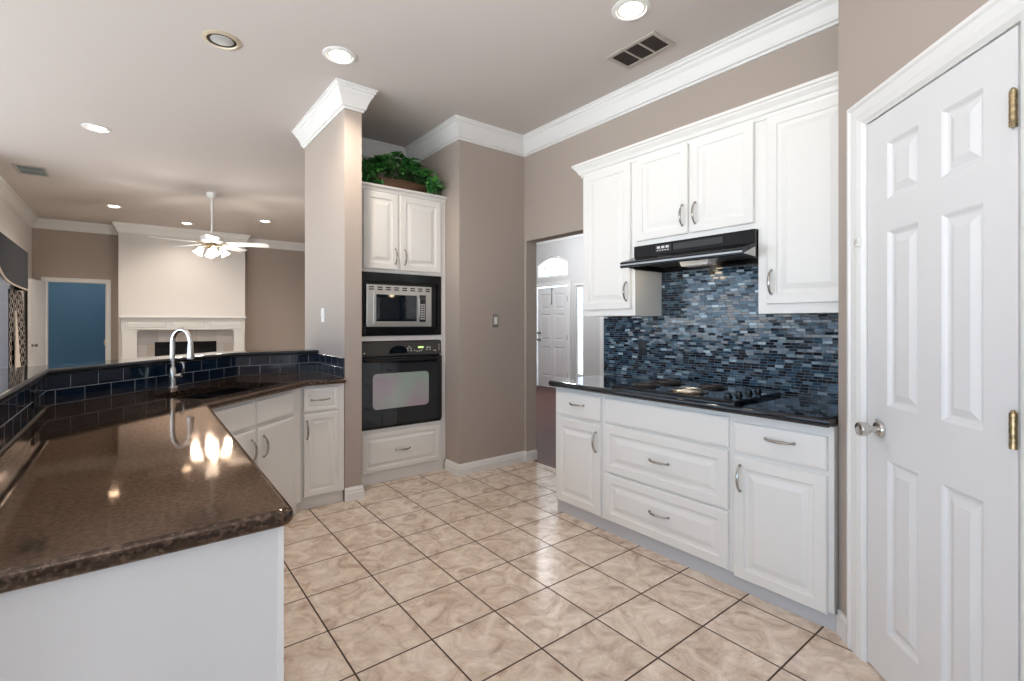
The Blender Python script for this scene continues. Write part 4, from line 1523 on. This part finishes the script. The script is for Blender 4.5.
dark_l, light_l, stems = MB(), MB(), MB()
for k in range(430):
    if k < 300:   # dome above the basket
        a = rnd.uniform(0, 2 * PI)
        e = rnd.random() ** .6
        r_ = .31 * math.sqrt(rnd.random())
        c = Vector((math.cos(a) * r_ * 1.05 - .02, math.sin(a) * r_ * .50 - .03, .08 + .24 * (1 - (r_ / .34) ** 2) * rnd.uniform(.5, 1.0) + .03))
        d = Vector((math.cos(a) + rnd.uniform(-.7, .7), math.sin(a) - .5 + rnd.uniform(-.6, .6), rnd.uniform(-.35, .6)))
    elif k < 370:  # trailing to the left end
        c = Vector((rnd.uniform(-.39, -.22), rnd.uniform(-.13, .08), rnd.uniform(.05, .17)))
        d = Vector((rnd.uniform(-1, .4), rnd.uniform(-1, .2), rnd.uniform(-.7, .4)))
    else:          # trailing to the right end
        c = Vector((rnd.uniform(.20, .30), rnd.uniform(-.20, -.02), rnd.uniform(.07, .12)))
        d = Vector((rnd.uniform(-.4, 1), rnd.uniform(-1, .2), rnd.uniform(-.6, .5)))
    if d.length < .2:
        continue
    L_ = rnd.uniform(.075, .125)
    leaf(light_l if rnd.random() < .34 else dark_l, c, d, Vector((rnd.uniform(-.3, .3), rnd.uniform(-.3, .3), 1)), L_, L_ * rnd.uniform(.5, .75))
for k in range(26):
    a = rnd.uniform(0, 2 * PI)
    p0 = Vector((rnd.uniform(-.2, .2), rnd.uniform(-.06, .06), .09))
    p2 = Vector((math.cos(a) * .30, math.sin(a) * .12 - .05, rnd.uniform(.08, .24)))
    pm = (p0 + p2) / 2 + Vector((0, 0, .10))
    stems.tube([p0, pm, p2], .003, 5)
dark_l.build('foliage', M['leaf'], t, recalc=False)
light_l.build('foliage', M['leaf_light'], t, recalc=False)
stems.build('stems', M['stemgreen'], t)

# ------------------------------------------------------------------ fireplace
t = thing('fireplace', 'white fireplace mantel with panelled frieze and grey tile surround', 'fireplace', (-.2, 11.0, 0), 0)
mb = MB()
mb.box((.015, -.20, 1.425), (1.975, 0, 1.46), .006)
mb.sweep([(1.955, 0), (1.955, -.13), (.035, -.13), (.035, 0)], [(0, 1.385), (.01, 1.385), (.02, 1.405), (.045, 1.425), (0, 1.425)], -1)
mb.build('mantel_shelf', M['trim'], t)
mb = MB()
mb.box((.035, -.13, 1.205), (1.955, 0, 1.385))
fz = mb.build('frieze', M['trim'], t)
for a, b in ((.10, .68), (.75, 1.27), (1.34, 1.90)):
    MB().panel(a, b, 1.225, 1.365, -.13, [(0, 0), (0, .012), (.012, .012), (.016, .003), (.024, .003), (.036, .010), (.038, .010)]).build('frieze_panel', M['trim'], fz)
for a, b in ((.05, .258), (1.765, 1.94)):
    mb = MB().box((a, -.13, 0), (b, 0, 1.205)).box((a - .012, -.142, 0), (b + .012, 0, .16)).box((a - .01, -.14, 1.175), (b + .01, 0, 1.205))
    mb.build('pilaster', M['trim'], t)
ts = MB()
lay = ts.bm.loops.layers.uv.verify()
for a, b, c, d in ((.258, .515, 0, 1.205), (1.48, 1.765, 0, 1.205), (.515, 1.48, .985, 1.205)):
    ts.box((a, -.02, c), (b, -.001, d))
for f in ts.bm.faces:
    for l in f.loops:
        l[lay].uv = (l.vert.co.x + .04, l.vert.co.z - .16 + .26)
ts.build('tile_surround', M['hearth'], t)
mb = MB()
mb.box((.52, .08, 0.0), (.54, .36, .98)).box((1.455, .08, 0.0), (1.475, .36, .98)).box((.52, .34, 0), (1.475, .36, .98)).box((.52, .0, .0), (1.475, .36, .02))
mb.build('firebox', M['blackmatte'], t)
mb = MB().box((.515, -.03, .87), (1.48, -.005, .985)).box((.515, -.03, 0), (.55, -.005, .87)).box((1.445, -.03, 0), (1.48, -.005, .87)).box((.55, -.03, 0), (1.445, -.005, .12))
mb.build('fire_screen_frame', M['black'], t)
MB().box((.55, -.018, .12), (1.445, -.012, .87)).build('fire_glass', M['blackglass'], t)

# ------------------------------------------------------------------ window dressing
# valance board: scalloped lower edge, cream piping
vy = [(9.88, 1.805), (9.3, 1.81), (8.8, 1.82), (8.5, 1.835), (8.3, 1.855), (8.15, 1.885), (8.0, 1.93), (7.85, 1.99), (7.6, 2.03), (7.1, 2.04)]
outl = [(y, z) for y, z in vy] + [(7.1, 2.40), (9.88, 2.35)]
t = thing('valance', 'dark charcoal scalloped valance over the left living-room window', 'valance', (XL, 0, 0), 0)
mb = MB().extrude([(.14, y, z) for y, z in outl], (-.02, 0, 0))
mb.box((.0, 9.86, 1.80), (.12, 9.88, 2.345)).box((.0, 7.1, 2.33), (.12, 9.86, 2.345))
mb.build('board', M['fabric_navy'], t)
MB().tube([(.145, y, z) for y, z in vy] , .012, 8).build('piping', M['piping'], t)
# curtain: lattice drape with a folded-back cream edge
t = thing('curtain', 'black and white lattice curtain hanging by the left living-room window', 'curtain', (XL, 0, 0), 0)
mb = MB()
lay = mb.bm.loops.layers.uv.verify()
NZ, NY = 10, 44
grid = []
for i in range(NZ + 1):
    zf = i / NZ
    zz = .02 + 1.76 * zf
    row = []
    for j in range(NY + 1):
        tt = j / NY
        yy = 8.92 + .85 * tt + .62 * (1 - zf) ** .6 * tt
        xx = .075 + .030 * math.sin(tt * 2 * PI * 5 + .6 * zf) * (1 - .3 * zf)
        row.append((mb.bm.verts.new((xx, yy, zz)), tt * 1.9, zz))
    grid.append(row)
for i in range(NZ):
    for j in range(NY):
        q = [grid[i][j], grid[i][j + 1], grid[i + 1][j + 1], grid[i + 1][j]]
        f = mb.bm.faces.new([a[0] for a in q])
        f.smooth = True
        for l, a in zip(f.loops, q):
            l[lay].uv = (a[1], a[2])
mb.build('drape', M['lattice'], t, recalc=False)
mb = MB()
mb.loops([[(.125, 9.06, 1.50), (.128, 9.08, 1.50), (.118, 9.08, 1.50), (.115, 9.06, 1.50)], [(.125, 9.06, .02), (.150, 9.50, .02), (.130, 9.50, .02), (.115, 9.06, .02)]])
mb.build('lining', M['lining'], t)
t = thing('window_blind', 'white horizontal slat blind in the left living-room window', 'blind', (XL - .02, 0, 0), 0)
mb = MB().box((-.01, 7.32, 2.14), (.03, 9.60, 2.19))
mb.build('head_rail', M['slat'], t)
sl = MB()
for k in range(42):
    zz = .56 + k * .0375
    yz = [(.004, zz + .019), (.010, zz + .021), (.020, zz - .017), (.015, zz - .020)]
    sl.loops([[(a, 7.34, b) for a, b in yz], [(a, 9.58, b) for a, b in yz]])
sl.build('slats', M['slat'], t)

# added fill lights without fittings, to brighten the hall and blue room beyond
lamp('hall_fill_light', 'POINT', (5.2, 6.2, 2.7), 125, (.92, .96, 1.0), .15)
lamp('blue_room_fill_light', 'POINT', (-.8, 12.4, 2.6), 30, (1, .95, .9), .15)
